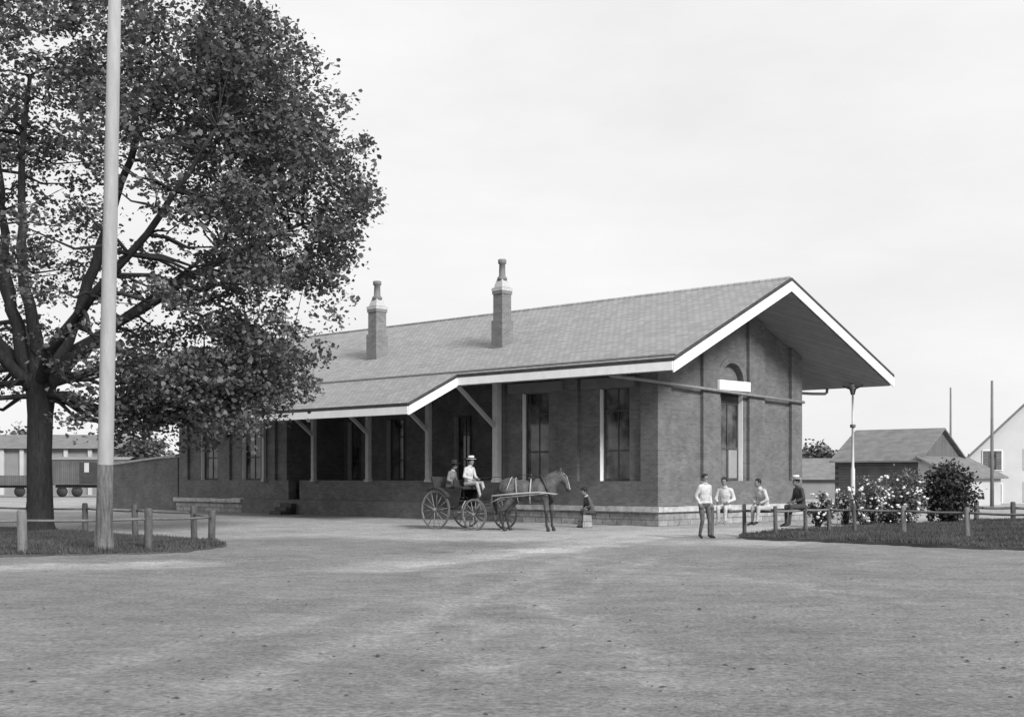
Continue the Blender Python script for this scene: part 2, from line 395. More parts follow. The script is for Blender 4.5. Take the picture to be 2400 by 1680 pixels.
mb = grid_wall('x', LEN, [0, W], [FZ, 8.4], lambda u, z: 0, -.4); clip_roof(mb, .46, 'gable_wall', ['brick'], depot)
# long wall: bays with period 3.52
PER = 3.52; bl = []
for k in range(8): bl.append((k*PER+.98-.15 if k else .72, (k+1)*PER-.03))
PORCH = (7.4, 20.4)
wins = [(1.28, 2.58), (4.92, 6.22), (22.35, 23.75), (25.75, 27.15)]
DOORGAP = (19.3, 20.1)
def ld(u, z):
    if PORCH[0] < u < PORCH[1]:
        if z < SILL: return None if (z > FZ and DOORGAP[0] < u < DOORGAP[1]) else .0
        return None
    if SILL < z < HEAD and any(a < u < b_ for a, b_ in wins): return None
    if z > SILL and any(a < u < b_ for a, b_ in bl): return .13
    return 0
br = sorted(set([0.5, LEN-.4, *PORCH, *DOORGAP]+[q for a in bl for q in a if .5 < q < LEN-.4]+[q for a in wins for q in a]))
mb = grid_wall('y', 0, br, [FZ, SILL, HEAD, 5.35, 6.9], ld, .4)
clip_roof(mb, .47, 'side_wall', ['brick'], depot)
# track side wall (plain) and porch back wall and returns
mb = MB(); mb.box((W-.4, .5, FZ), (W, LEN-.4, 6.9)); clip_roof(mb, .47, 'side_wall', ['brick'], depot)
mb = MB(); PB = 3.3
pw = [(9.3, 10.3), (12.1, 13.0), (16.2, 17.3), (19.2, 20.0)]
brk = sorted([PORCH[0]]+[q for a in pw for q in a]+[PORCH[1]])
mb = grid_wall('y', PB, brk, [FZ, SILL, 4.1, 8.2], lambda u, z: None if (SILL < z < 4.1 and any(a < u < b_ for a, b_ in pw)) else 0, .3)
mb.box((.42, PORCH[0]-.3, FZ), (PB, PORCH[0], 8.2)); mb.box((.42, PORCH[1], FZ), (PB, PORCH[1]+.3, 8.2))
clip_roof(mb, .49, 'porch_wall', ['brick'], depot)
mb = MB(); mb.box((.4, PORCH[0], .3), (PB, PORCH[1], FZ-.005)); mb.build('porch_floor', 'floorwood', depot)
# header beam above the open porch
mb = MB(); mb.box((.02, PORCH[0], 4.35), (.3, PORCH[1], 4.75)); mb.build('porch_beam', 'darkwood', depot)
# foundation + coping
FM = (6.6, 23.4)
mb = MB(); mb.prism([(-.10, -.10), (W+.1, -.10), (W+.1, FM[0]), (-.10, FM[0])], -.3, FZ-.18); mb.build('foundation', 'stone', depot)
mb = MB(); mb.prism([(-.10, FM[1]), (W+.1, FM[1]), (W+.1, LEN+.1), (-.10, LEN+.1)], -.3, FZ-.18); mb.build('foundation', 'stone', depot)
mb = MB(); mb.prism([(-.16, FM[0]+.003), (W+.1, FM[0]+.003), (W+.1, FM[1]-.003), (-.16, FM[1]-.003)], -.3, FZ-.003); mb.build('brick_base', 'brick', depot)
def coping_run(ks, gable=False):
    mb = MB()
    for k in ks:   # coping slabs
        y0 = -.2+k*(LEN+.4)/26; mb.box((-.2, y0+.008, FZ-.18), (.02, y0+(LEN+.4)/26-.008, FZ-.003-random.random()*.012))
    if gable:
        for k in range(8):
            x0 = .02+k*(W+.18)/8; mb.box((x0+.008, -.2, FZ-.18), (x0+(W+.18)/8-.008, .02, FZ-.003-random.random()*.012))
    mb.build('coping', 'coping', depot)
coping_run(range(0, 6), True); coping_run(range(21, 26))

def window(u0, u1, z0, z1, axis, face, blind=0, board=True, name='window', reflect=False, bars=2, boardw=None, frame='white'):
    wroot = None
    def P(u, d, z): return (u, face+d, z) if axis == 'x' else (face+d, u, z)
    f = MB(); t_ = .016; D0, D1 = (.135, .385) if face == 0 else (.02, .34); dp = .08 if face == 0 else 0
    f.box(P(u0+.003, D0, z0+.003), P(u0+t_, D1, z1-.003), 1); f.box(P(u1-t_, D0, z0+.003), P(u1-.003, D1, z1-.003))
    f.box(P(u0+t_, D0, z1-t_), P(u1-t_, D1, z1-.003), 1); 
    fr = f.build('window', [frame, 'brick'], depot)
    s = MB(); s.box(P(u0-.04, .05, z0-.08), P(u1+.04, .36, z0+.002)); s.build('sill', 'brick', fr)
    p = MB(); p.box(P(u0+t_+.002, dp+.27, z0+.01), P(u1-t_-.002, dp+.29, z1-t_-.002)); p.build('pane', 'glass', fr)
    b = MB(); zm = z0+(z1-z0)*.33
    b.box(P(u0+t_+.002, dp+.225, z0+.01), P(u0+t_+.06, dp+.2685, z1-t_-.003)); b.box(P(u1-t_-.06, dp+.225, z0+.01), P(u1-t_-.002, dp+.2685, z1-t_-.003))
    for zz in (z0+.05, zm, z1-.75):
        b.box(P(u0+t_+.001, dp+.235, zz-.03), P(u1-t_-.001, dp+.268, zz+.03))
    for k in range(1, bars):
        uu = u0+(u1-u0)*k/bars; b.box(P(uu-.015, dp+.245, z0+.085), P(uu+.015, dp+.267, z1-t_-.004))
    b.build('glazing_bars', 'darkwood' if blind >= 0 else 'white', fr)
    if blind > 0:
        q = MB(); q.box(P(u0+(u1-u0)*.56, dp+.25, z0+.1), P(u1-t_-.02, dp+.262, zm-.05)); q.build('blind', 'blind', fr)
        q = MB(); q.box(P(u0+t_+.004, dp+.22, z1-.72), P(u1-t_-.004, dp+.232, z1-t_-.006)); q.build('transom_panel', 'cardark', fr)
    if board:
        bw_ = boardw or (u0-.4, u1+.1)
        q = MB(); q.box(P(bw_[0], -.10, HEAD+.02), P(bw_[1], .12, HEAD+.36)); q.build('lintel_board', 'white' if axis == 'x' else 'board_shaded', fr, bevel=.01)
    return fr
window(WU[0], WU[1], SILL, HEAD+.33, 'x', 0, blind=1, boardw=(3.36, 5.24))
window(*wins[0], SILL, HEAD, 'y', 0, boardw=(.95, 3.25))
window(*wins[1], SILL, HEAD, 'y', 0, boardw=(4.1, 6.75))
window(*wins[2], SILL, HEAD, 'y', 0, board=False); window(*wins[3], SILL, HEAD, 'y', 0, board=False)
for a, b_ in pw:
    window(a, b_, SILL, 4.1, 'y', PB-.12, board=False, frame='cream')

# roof: slate planes, boarded soffit, white fascia and bargeboards, dark drip edge
E0, E1 = -OV, LEN+OV
def slope_slab(pts_t_z, y0, y1, th, name, m_, parent):
    (t0, z0), (t1, z1) = pts_t_z; mb = MB()
    mb.add([(t0,y0,z0),(t1,y0,z1),(t1,y1,z1),(t0,y1,z0),(t0,y0,z0-th),(t1,y0,z1-th),(t1,y1,z1-th),(t0,y1,z0-th)],
           [(0,1,2,3),(7,6,5,4),(4,5,1,0),(5,6,2,1),(6,7,3,2),(7,4,0,3)]); return mb
rt = MB()
a = slope_slab(((LT, LZ), (APT, APZ)), E0, E1, .10, '', '', None); rt.add(a.v, a.f)
a = slope_slab(((APT, APZ), (RT, RZ)), E0, E1, .10, '', '', None); rt.add(a.v, a.f)
cz0 = LZ-SL*(LT-CQ)
a = slope_slab(((CQ, cz0), (LT-.003, LZ-.003)), CS0, CS1, .10, '', '', None); rt.add(a.v, a.f)
roof = rt.build('roof', 'slate', depot)
rb = MB(); rb.tube([(APT, E0+.02, APZ+.01), (APT, E1, APZ+.01)], .06, 8); rb.build('ridge_roll', 'slate', roof)
rb = MB(); rb.bar((LT+.22, E0+.03, roofz(LT+.22)+.025), (LT+.22, E1, roofz(LT+.22)+.025), .10, .05); rb.build('snow_rail', 'pipe', roof)
sf = MB()
for (t0, t1) in ((LT+.08, .0), (.0, APT), (APT, W), (W, RT-.08)):
    a = slope_slab(((t0, roofz(t0)-.40), (t1, roofz(t1)-.40)), E0+.06, E1-.06, .04, '', '', None); sf.add(a.v, a.f)
a = slope_slab(((CQ+.06, cz0+.06*SL-.36), (LT+.08, roofz(LT+.08)-.405)), CS0+.05, CS1-.05, .04, '', '', None); sf.add(a.v, a.f)
sf.build('soffit', 'soffit', depot)
# fascia boards (white) with dark drip edge above
def fascia(p, q, h=.27, w_=.05, name='fascia', off=.10):
    p, q = Vector(p), Vector(q)
    mb = MB(); vs = []
    d = (q-p); hd = Vector((d.x, d.y, 0)).normalized(); nrm = Vector((hd.y, -hd.x, 0))
    for e in (p, q):
        for a_, zz in ((-1, -off-h), (1, -off-h), (1, -off-.004), (-1, -off-.004)): vs.append(e+nrm*(a_*w_/2)+Vector((0, 0, zz)))
    mb.add(vs, [(3,2,1,0),(4,5,6,7),(0,1,5,4),(1,2,6,5),(2,3,7,6),(3,0,4,7)])
    o = mb.build(name, 'white', roof)
    mb = MB(); vs = []
    for e in (p, q):
        for a_, zz in ((-.9, -off), (1.3, -off), (1.3, .012), (-.9, .012)): vs.append(e+nrm*(a_*w_/2)+Vector((0, 0, zz)))
    mb.add(vs, [(3,2,1,0),(4,5,6,7),(0,1,5,4),(1,2,6,5),(2,3,7,6),(3,0,4,7)]); mb.build('drip_edge', 'roofedge', roof)
y = E0
fascia((LT-.02, CS0-.02, LZ), (LT-.02, E0-.0, LZ))
fascia((LT-.02, E1, LZ), (LT-.02, CS1, LZ))
fascia((CQ-.02, CS1, cz0), (CQ-.02, CS0, cz0))
fascia((RT+.02, E0, RZ), (RT+.02, E1, RZ))
# bargeboards on the gable and on the canopy ends (vertical boards following the slope)
fascia((LT-.03, E0-.03, LZ+.0), (APT, E0-.03, APZ), h=.34, name='bargeboard')
fascia((APT, E0-.03, APZ), (RT+.03, E0-.03, RZ), h=.34, name='bargeboard')
fascia((CQ-.03, CS0-.03, cz0), (LT-.02, CS0-.03, LZ), h=.30, name='bargeboard')
fascia((RT, E1+.03, RZ), (APT, E1+.03, APZ), h=.34, name='bargeboard')
fascia((APT, E1+.03, APZ), (LT, E1+.03, LZ), h=.34, name='bargeboard')
# bracket posts with braces carrying the canopy
for k, (s_, w_) in enumerate(((7.23, .25), (10.95, .2), (14.55, .19), (18.15, .18), (21.75, .15), (25.3, .14))):
    mb = MB(); mb.box((-.03-w_, s_-w_/2, SILL+(.03 if k else .0)), (-.03, s_+w_/2, 5.62)); 
    mb.box((-.06-w_, s_-w_/2-.03, SILL-.06), (-.003, s_+w_/2+.03, SILL+.05))
    if k == 5: continue
    p = mb.build('bracket_post', 'postpaint' if k else 'cream', depot, bevel=.012)
    q = MB(); q.bar((-.22, s_, 3.4), (-2.15, s_, 4.84), .12, .12); q.build('brace', 'postpaint', p)
# steps at the parapet gap
mb = MB()
for k in range(3): mb.box((-1.0+k*.28, DOORGAP[0], 0), (-.205, DOORGAP[1], .16*(k+1)))
mb.build('steps', 'darkwood', depot)
# drainpipe from the side eave round the gable wall
mb = MB(); r_ = .055
mb.tube([(-2.08, .40, 5.0), (-2.08, .40, 4.90), (-2.0, .38, 4.84), (-1.8, .34, 4.81), (-.25, -.05, 4.71), (-.05, -.09, 4.69), (W/2, -.09, 4.54), (W-.02, -.09, 4.40)], r_, 8)
mb.build('drainpipe', 'pipe', depot)
mb = MB(); mb.tube([(W+.005, .5, 4.80), (W+1.5, .5, 4.82), (RT-.25, .5, 4.86), (RT-.1, .5, 4.92), (RT-.06, .5, 5.12)], r_, 8); mb.build('drainpipe', 'pipe', depot)
# iron column at the track side corner
def iron_column(tt, ss):
    zt = roofz(tt)-.44
    mb = MB(); mb.lathe([(.13, 0), (.13, .12), (.09, .2), (.085, 1.9), (.055, 2.0), (.045, 3.5), (.09, 3.53), (.09, 3.6), (.045, 3.63), (.04, zt-.35), (.06, zt-.3), (.06, zt-.05), (.12, zt)], (tt, ss, 0), 12)
    p = mb.build('platform_column', 'cream', depot)
    q = MB()
    for a in (-1, 1):
        q.tube([(tt, ss+a*.05, zt-.4), (tt, ss+a*.12, zt-.18), (tt, ss+a*.42, zt-.06)], .03, 6); q.tube([(tt+a*.05, ss, zt-.4), (tt+a*.12, ss, zt-.18), (tt+a*.38, ss, zt-.1)], .03, 6)
    q.build('capital', 'iron', p)
    q = MB(); q.lathe([(.09, 3.5), (.11, 3.53), (.11, 3.6), (.09, 3.63)], (tt, ss, 0), 12); q.build('collar', 'iron', p)
iron_column(11.2, -.78)
for k in range(1, 5): iron_column(11.2, -.78+k*6.5)
# chimneys
def chimney(tt, ss, w_, top, pot, label=None):
    zb = roofz(tt)-.6
    mb = MB(); mb.box((tt-w_*.60, ss-w_*.60, zb), (tt+w_*.60, ss+w_*.60, zb+1.5)); mb.box((tt-w_/2, ss-w_/2, zb+1.5), (tt+w_/2, ss+w_/2, top)); 
    mb.box((tt-w_*.56, ss-w_*.56, top-.14), (tt+w_*.56, ss+w_*.56, top-.02))
    c = mb.build('chimney', 'chimbrick', roof, bevel=.01)
    q = MB(); h = w_*.58
    q.box((tt-h, ss-h, top-.018), (tt+h, ss+h, top+.10)); k = w_*.42
    q.add([(tt-h*.8, ss-h*.8, top+.12), (tt+h*.8, ss-h*.8, top+.12), (tt+h*.8, ss+h*.8, top+.12), (tt-h*.8, ss+h*.8, top+.12),
           (tt-k*.7, ss-k*.7, top+.42), (tt+k*.7, ss-k*.7, top+.42), (tt+k*.7, ss+k*.7, top+.42), (tt-k*.7, ss+k*.7, top+.42)],
          [(0,1,5,4),(1,2,6,5),(2,3,7,6),(3,0,4,7),(4,5,6,7)]); q.build('chimney_cap', 'capstone', c)
    q = MB(); r = w_*.26; q.lathe([(r*1.5, top+.38), (r*1.5, top+.48), (r, top+.55), (r*.9, top+pot-.18), (r*1.25, top+pot-.16), (r*1.25, top+pot-.02), (r, top+pot)], (tt, ss, 0), 14); q.build('flue', 'flue', c)
    return c
def solve_chim(x, tt):   # s for a chimney on slope position tt seen at photo column x
    k = (x-CX)/F; ax, ay = 4.762+.6942*tt, 42.3+.7198*tt
    return (ax-k*ay)/(.7198+k*.6942)
CH = []
for x, ybase, ytop, w_, potpx in ((1177, 808, 682, .50, 74), (884, 836, 725, .50, 66)):
    best = None
    for i in range(60):
        tt = -1+i*.09; ss = solve_chim(x, tt); d = 42.3+.7198*tt+.6942*ss; yb = HZ-(roofz(tt)-EYE)/d*F
        if best is None or abs(yb-ybase) < best[0]: best = (abs(yb-ybase), tt, ss, d)
    _, tt, ss, d = best
    chimney(tt, ss, w_*d/50, EYE+(HZ-ytop)/F*d, potpx/F*d)
    CH.append((tt, ss, d))

# ---------------------------------------------------------------- low wall beyond the depot
annex = empty('lean_to_shed', COR+Vector((-.7198, .6942, 0))*(LEN+.12), ANG, 'low dark brick lean-to with pale sloping roof edge at the far end of the depot', 'shed')
mb = MB(); AL = 6.4
mb.add([(0,0,0),(0,AL,0),(0,AL,2.2),(0,0,2.6),(3,0,0),(3,AL,0),(3,AL,2.5),(3,0,2.9)], [(0,1,2,3)[::-1],(4,5,6,7),(0,3,7,4),(1,5,6,2),(3,2,6,7)])
mb.build('wall', 'brick', annex)
mb = MB(); mb.bar((-.05, -.0, 2.66), (-.05, AL+.1, 2.26), .14, .09); mb.build('roof_edge', 'coping', annex)
mb = MB(); mb.add([(-.1,0,2.71),(-.1,AL+.1,2.31),(3.1,AL+.1,2.61),(3.1,0,3.01)], [(0,1,2,3)]); mb.build('roof', 'slate', annex)

# ---------------------------------------------------------------- big maple on the left
def big_tree():
    B = gnd(92, 1246); root = empty('maple_tree', B, 0, 'large spreading shade tree with dark forked trunk, standing in the fenced grass on the left', 'tree')
    z_of = lambda y: EYE+(HZ-y)/F*B.y
    x_of = lambda x: (x-92)/F*B.y
    tr = MB(); n = 14
    tr.tube([(0,0,-.2),(0,0,0),(0,0,.25),(.02,0,.9),(.0,0,2.2),(.03,0,3.4),(.05,0,4.1),(.08,0,4.6)], [.62,.5,.42,.37,.35,.36,.42,.40], n)
    limbs = []
    def limb(pts, r0, r1):
        pts = [Vector(p) for p in pts]; out_ = []
        for i in range(len(pts)-1):
            for k in range(4):
                out_.append(pts[i].lerp(pts[i+1], k/4))
        out_.append(pts[-1]); m_ = len(out_)
        o2 = [p+Vector((random.uniform(-.06, .06), random.uniform(-.06, .06), 0)) for p in out_]; o2[0] = out_[0]
        rads = [r0+(r1-r0)*i/(m_-1) for i in range(m_)]
        tr.tube(o2, rads, 8); limbs.extend(zip(o2, rads))
    limb([(0,0,4.0),(-.5,.1,5.2),(-1.0,.3,7.0),(-1.3,.6,9.5),(-1.6,.8,12)], .27, .07)
    limb([(0,0,4.2),(-.05,-.2,5.6),(-.3,-.5,7.6),(-.2,-.9,10),(.2,-1.2,13)], .25, .06)
    limb([(0.05,0,4.2),(.6,.2,5.3),(1.15,.4,6.8),(1.9,.2,9),(2.9,-.1,11.5),(3.6,0,13.5)], .27, .06)
    limb([(.1,0,4.0),(.9,.3,5.1),(2.2,.6,6.2),(4.2,.9,7.6),(6.2,1.1,8.7),(7.6,.9,9.2)], .23, .05)
    limb([(0,0,4.1),(.7,-1,5.2),(2.4,-2.4,6.6),(4.6,-3.6,8.6),(6.2,-4.5,10.6)], .2, .05)
    limb([(0,0,4.1),(.5,1.2,5.4),(2.2,3.4,7.2),(4.2,5.4,9.4)], .18, .05)
    limb([(.2,0,4.3),(2.0,.9,5.0),(4.0,1.8,5.2),(5.6,2.0,5.4),(6.8,2.2,5.6)], .15, .04)
    limb([(0,0,4.0),(-1.4,.4,5.6),(-4,.8,7.8),(-6.6,.5,9.4)], .22, .05)
    limb([(0,0,4.0),(-1.2,-1.4,5.6),(-3,-3.6,8),(-4.2,-5,10.6)], .2, .05)
    limb([(0,0,4.0),(-1.0,1.6,5.8),(-3,4,8.4),(-3.6,6,10.6)], .2, .05)
    # crown outline radius by height
    prof = [(2.7, 3.2), (3.3, 6.0), (4.2, 7.0), (5.2, 7.7), (6.1, 9.2), (7.4, 9.2), (9.2, 10.1), (11, 9.6), (12.5, 8.9), (14.3, 7.9), (15.6, 6.0), (16.8, 2.8)]
    zs = [p[0] for p in prof]; rs = [p[1] for p in prof]
    C = []
    tries = 0
    while len(C) < 1120 and tries < 90000:
        tries += 1
        z = random.uniform(2.7, 16.8); R = float(np.interp(z, zs, rs)); a = random.random()*2*math.pi
        f = random.random()**.42
        edge = 1+.10*math.sin(3*a+z*.9)+.09*math.sin(5*a-z*1.7)+.05*math.sin(9*a+z*3.1)
        r = R*f*edge*.97
        x, y_ = r*math.cos(a), r*math.sin(a)*.82
        if z < 5.2 and r < 2.2+(z-2.7)*.2: continue            # clear space round the fork
        # hollow inside of the crown
        if r < 3.4 and z < 10 and random.random() < .8: continue
        # an open window in the crown above the low bough
        if 2.0 < x < 4.8 and 6.8 < z < 8.2 and random.random() < .9: continue
        if .3 < x < 1.8 and 5.2 < z < 7.6 and random.random() < .7: continue
        if x < 1.0 and 3.9 < z < 7.4 and x > -1.6 and random.random() < .9: continue
        if x < 1.9 and z < 3.8 and random.random() < .8: continue
        if z < 4.2 and (1.3 < x < 3.0) and random.random() < .5: continue
        C.append((x, y_, z))
    n0_ = len(C)
    while len(C) < n0_+170:      # heavy low boughs on the right
        x = random.uniform(1.2, 7.3); y_ = random.uniform(-3.5, 3.5); z = random.uniform(2.8, 5.6)
        if z < 3.1+abs(x-4)*.12+random.random()*.5 or math.hypot(x, y_) > 7.2 or (x < 2.6 and z > 4.4) or (x < 2.4 and random.random() < .6): continue
        C.append((x, y_, z))
    for _ in range(60):     # low spray hanging before the end of the roof
        x = random.uniform(4.6, 7.5); C.append((x, random.uniform(-2.2, 2.2), random.uniform(3.1+max(0, x-6.6)*.6, 4.9)))
    n1_ = len(C)
    while len(C) < n1_+300:      # the crown swells out to the right
        z = random.uniform(5.6, 15.2); R = float(np.interp(z, zs, rs)); a = random.uniform(-.75, .75); r = R*random.uniform(.62, .98)
        C.append((r*math.cos(a), r*math.sin(a)*.8, z))
    def crown_drop(L):
        # openings through the crown where the boughs part
        lx_, lz_ = L[:, 0], L[:, 2]; nn = value_noise(lx_*.9+40, lz_*.9+40, 77); n2_ = value_noise(lx_*2.3+9, lz_*2.3+9, 78); n3_ = value_noise(lx_*.8+L[:, 1]*.35+3, lz_*.8+L[:, 1]*.3+3, 79)
        drop = np.zeros(len(L))
        e = ((lx_-3.4)/1.6)**2+((lz_-7.5)/.85)**2; drop = np.maximum(drop, .96*(e < .7+.6*nn))
        e = ((lx_-4.6)/2.6)**2+((lz_-5.9)/1.0)**2; drop = np.maximum(drop, .85*(e < .6+.8*nn)*(n2_ > .55))
        e = ((lx_-.15)/1.05)**2+((lz_-5.9)/1.3)**2; drop = np.maximum(drop, .93*(e < .7+.5*nn))
        e = ((lx_-1.1)/.9)**2+((lz_-3.9)/1.1)**2; drop = np.maximum(drop, .80*(e < 1+.5*nn))
        e = ((lx_+1.2)/1.3)**2+((lz_-3.6)/1.2)**2; drop = np.maximum(drop, .85*(e < 1+.4*nn))
        e = ((lx_-1.5)/1.2)**2+((lz_-10.6)/1.2)**2; drop = np.maximum(drop, .75*(e < 1+.4*nn)*(n2_ > .35))
        drop = np.maximum(drop, .9*(n3_ > .74)); drop = np.maximum(drop, .75*(n2_ > .78)); n5_ = value_noise(lx_*1.3+L[:, 1]*.25+60, lz_*1.7+60, 91); drop = np.maximum(drop, .8*(n5_ > .80))
        drop = np.maximum(drop, np.clip((lz_-13.5)/8, 0, .3))
        lim = np.interp(lz_, [2, 4.2, 5.2, 6.1, 7.4, 9.2, 11, 12.5, 14.3, 15.6, 17], [7, 7.9, 8.2, 9.3, 8.9, 10.4, 10.3, 9.7, 8.8, 7.4, 4])+(n2_-.6)*1.9+(nn-.5)*1.2; drop = np.maximum(drop, 1.0*(lx_*38/(38+L[:, 1]) > lim)); drop = drop
        return drop
    C = np.array(C); C = C[rng.random(len(C)) > crown_drop(C)]
    # sub clumps and leaves
    L = []
    for c in C:
        k = random.randint(3, 6); sp = random.uniform(.45, .8)
        for _ in range(k):
            q = c+rng.normal(size=3)*np.array([sp, sp, sp*.5]); nl = random.randint(24, 52)
            L.append(q+rng.normal(size=(nl, 3))*np.array([.27, .27, .13]))
    L = np.concatenate(L); L = L[L[:, 2] > 2.3]
    L = L[rng.random(len(L)) > crown_drop(L)]
    key = (np.floor(L/.55).astype(int)+100) @ np.array([1, 1000, 1000000]); _, inv, cnt = np.unique(key, return_inverse=True, return_counts=True)
    L = L[cnt[inv] > 3]
    crown = fastmesh('crown', leaves(L, rng.uniform(.075, .20, len(L))*rng.uniform(.7, 1.05, len(L)), .3), 6, ['leaf'], root)
    # boughs and twigs out to the clumps
    lp = np.array([tuple(p) for p, r in limbs]); lr = [r for p, r in limbs]
    for c in C[::2]:
        if c[0] > 7.6 or c[2] > 13.5: continue
        sc = np.linalg.norm(lp-c, axis=1)+1.2*np.maximum(0, lp[:, 2]-c[2]); i = int(sc.argmin())
        a, b = Vector(lp[i]), Vector(c); d = (b-a).length
        if d > 6 or d < .4: continue
        mid = a.lerp(b, .5)+Vector((random.uniform(-.2, .2), random.uniform(-.2, .2), -.08*d)); r0 = min(lr[i]*.6, .018*d+.015)
        tr.tube([a, a.lerp(mid, .5)+Vector((0, 0, .04*d)), mid, b], [r0, r0*.8, r0*.55, .008], 5)
    tr.build('trunk', 'bark', root)
big_tree()

# ---------------------------------------------------------------- utility pole
pb = gnd(243, 1294)
pole = empty('utility_pole', pb, 0, 'tall round pole with pale painted shaft and splintered foot', 'pole')
lean = .00  # metres per metre
lx = .02
d_split = EYE+(HZ-1088)/F*pb.y
mb = MB(); mb.tube([(lx*z, 0, z) for z in (-.2, .0, .25, .6, 1.2, d_split)], [.215, .205, .19, .178, .17, .165], 18); mb.build('pole_foot', 'polewood', pole)
mb = MB(); mb.tube([(lx*z, 0, z) for z in (d_split-.02, d_split, 4, 6, 9, 12.4)], [.167, .167, .162, .155, .145, .13], 18); mb.build('pole_shaft', 'polepaint', pole)
mb = MB()
for k in range(34):
    a = k/34*6.28+random.uniform(-.1, .1); h = random.uniform(.15, .62); r = .2; c, s_ = math.cos(a), math.sin(a)
    w_ = .012+random.random()*.014
    p = Vector((c*.212, s_*.212, 0)); q = Vector((c*.188, s_*.188, h)); tq = Vector((-s_, c, 0))*w_
    mb.add([p-tq, p+tq, q+tq*.3, q-tq*.3, (p-tq)*.93, (p+tq)*.93, q*.95, q*.95], [(0,1,2,3),(0,4,5,1),(1,5,6,2),(3,2,6,7),(0,3,7,4)])
mb.build('splinters', 'palewood', pole)

# ---------------------------------------------------------------- fences
def post(parent, P, base, h, r, m_='postwood', rel=None):
    mb = MB(); x, y_ = P.x-base.x, P.y-base.y; j = random.uniform(-.02, .02)
    mb.tube([(x, y_, -.1), (x, y_, .1), (x+j, y_, h-.05), (x+j, y_, h-.01), (x+j, y_, h)], [r*1.08, r*1.04, r, r*.9, r*.5], 10)
    mb.build('post', m_, parent)
def rail(parent, A, B, base, z0, z1, r=.028, m_='rail'):
    a, b = A-base, B-base; n = 6
    mb = MB(); mb.tube([(a.x+(b.x-a.x)*k/n, a.y+(b.y-a.y)*k/n, z0+(z1-z0)*k/n-.02*math.sin(math.pi*k/n)) for k in range(n+1)], r, 8); mb.build('rail', m_, parent)
fb = gnd(348, 1292)
lf = empty('post_and_rail_fence', fb, 0, 'low post and rail fence enclosing the wedge of grass round the big tree', 'fence')
front = [gnd(-260, 1306), gnd(52, 1299), gnd(348, 1291), gnd(496, 1271)]
back = [gnd(-60, 1241), gnd(200, 1248), gnd(317, 1256), gnd(455, 1262)]
for i, p in enumerate(front): post(lf, p, fb, .93 if i < 3 else .80, .085 if i != 1 else .1, 'palewood' if i == 1 else 'postwood')
for i, p in enumerate(back): post(lf, p, fb, .86, .08)
for i in range(3): rail(lf, front[i], front[i+1], fb, .70, .70 if i < 2 else .62)
for i in range(3): rail(lf, back[i], back[i+1], fb, .70, .68)
rail(lf, back[3], front[3], fb, .64, .62)

rb0 = gnd(1743, 1256)
rf = empty('post_and_rail_fence', rb0, 0, 'weathered post and rail fence that the boys sit on, in front of the flower bushes', 'fence')
rp = [gnd(1668, 1261), gnd(1745, 1257), gnd(1818, 1259), gnd(1888, 1254), gnd(1943, 1252), gnd(2003, 1254), gnd(2118, 1258), gnd(2267, 1266), gnd(2440, 1274)]
for i, p in enumerate(rp): post(rf, p, rb0, .84 if i != 1 else .88, .055 if i not in (6, 7) else .07, 'palewood' if i in (6, 7) else 'postwood')
for i in range(len(rp)-1): rail(rf, rp[i], rp[i+1], rb0, .70, .70, .032, 'postwood' if i < 2 else 'palewood')
bb = gnd(2289, 1221)
bf = empty('post_and_rail_fence', bb, 0, 'dark low fence at the back of the lawn, right of the round shrub', 'fence')
bp_ = [gnd(2180, 1220), gnd(2289, 1221), gnd(2375, 1222), gnd(2470, 1223)]
for p in bp_: post(bf, p, bb, .72, .09)
for i in range(3): rail(bf, bp_[i], bp_[i+1], bb, .5, .5, .05)

# ---------------------------------------------------------------- lawns
def inpoly(x, y_, poly):
    c = np.zeros(len(x), bool); j = len(poly)-1
    for i in range(len(poly)):
        xi, yi = poly[i]; xj, yj = poly[j]
        c ^= ((yi > y_) != (yj > y_)) & (x < (xj-xi)*(y_-yi)/(yj-yi+1e-12)+xi); j = i
    return c
def lawn(pix, name, label, n, h, raise_=.06):
    poly = [(gnd(*p).x, gnd(*p).y) for p in pix]
    # rough the outline
    out_ = []
    for i in range(len(poly)):
        a, b = Vector(poly[i]), Vector(poly[(i+1) % len(poly)]); k = max(1, int((b-a).length/.5))
        for q in range(k): p = a.lerp(b, q/k); out_.append((p.x+random.uniform(-.05, .05), p.y+random.uniform(-.08, .08)))
    mb = MB(); mb.prism(out_, -.1, raise_); tag(mb.build(name+'_bed', 'soil'), kind='structure')
    P = np.array(poly); lo, hi = P.min(0), P.max(0)
    lo = np.maximum(lo, [-24, 0]); hi = np.minimum(hi, [26, 99])
    x = rng.uniform(lo[0], hi[0], n*3); y_ = rng.uniform(lo[1], hi[1], n*3); ok = inpoly(x, y_, out_) & (np.abs(x) < .43*y_)
    x, y_ = x[ok][:n], y_[ok][:n]; n = len(x)
    dens = value_noise(x*.8, y_*.8, 5); hh = h*(.4+.9*dens)*rng.uniform(.5, 1.3, n); a = rng.uniform(0, 6.28, n); w_ = rng.uniform(.008, .02, n)
    lx_, ly_ = rng.normal(0, .035, n), rng.normal(0, .035, n)
    V = np.stack([np.stack([x-np.cos(a)*w_, y_-np.sin(a)*w_, np.full(n, raise_-.01)], 1), np.stack([x+np.cos(a)*w_, y_+np.sin(a)*w_, np.full(n, raise_-.01)], 1),
                  np.stack([x+lx_, y_+ly_, raise_+hh], 1)], 1).reshape(-1, 3)
    tag(fastmesh('grass', V, 3, ['grass']), label, 'grass', None, 'stuff')
    return out_
lawn([(-500, 1312), (60, 1304), (240, 1302), (400, 1297), (500, 1287), (535, 1279), (505, 1272), (440, 1267), (330, 1259), (200, 1250), (60, 1241), (-500, 1232)], 'lawn', 'short rough grass in the fenced wedge under the big tree', 60000, .09, .04)
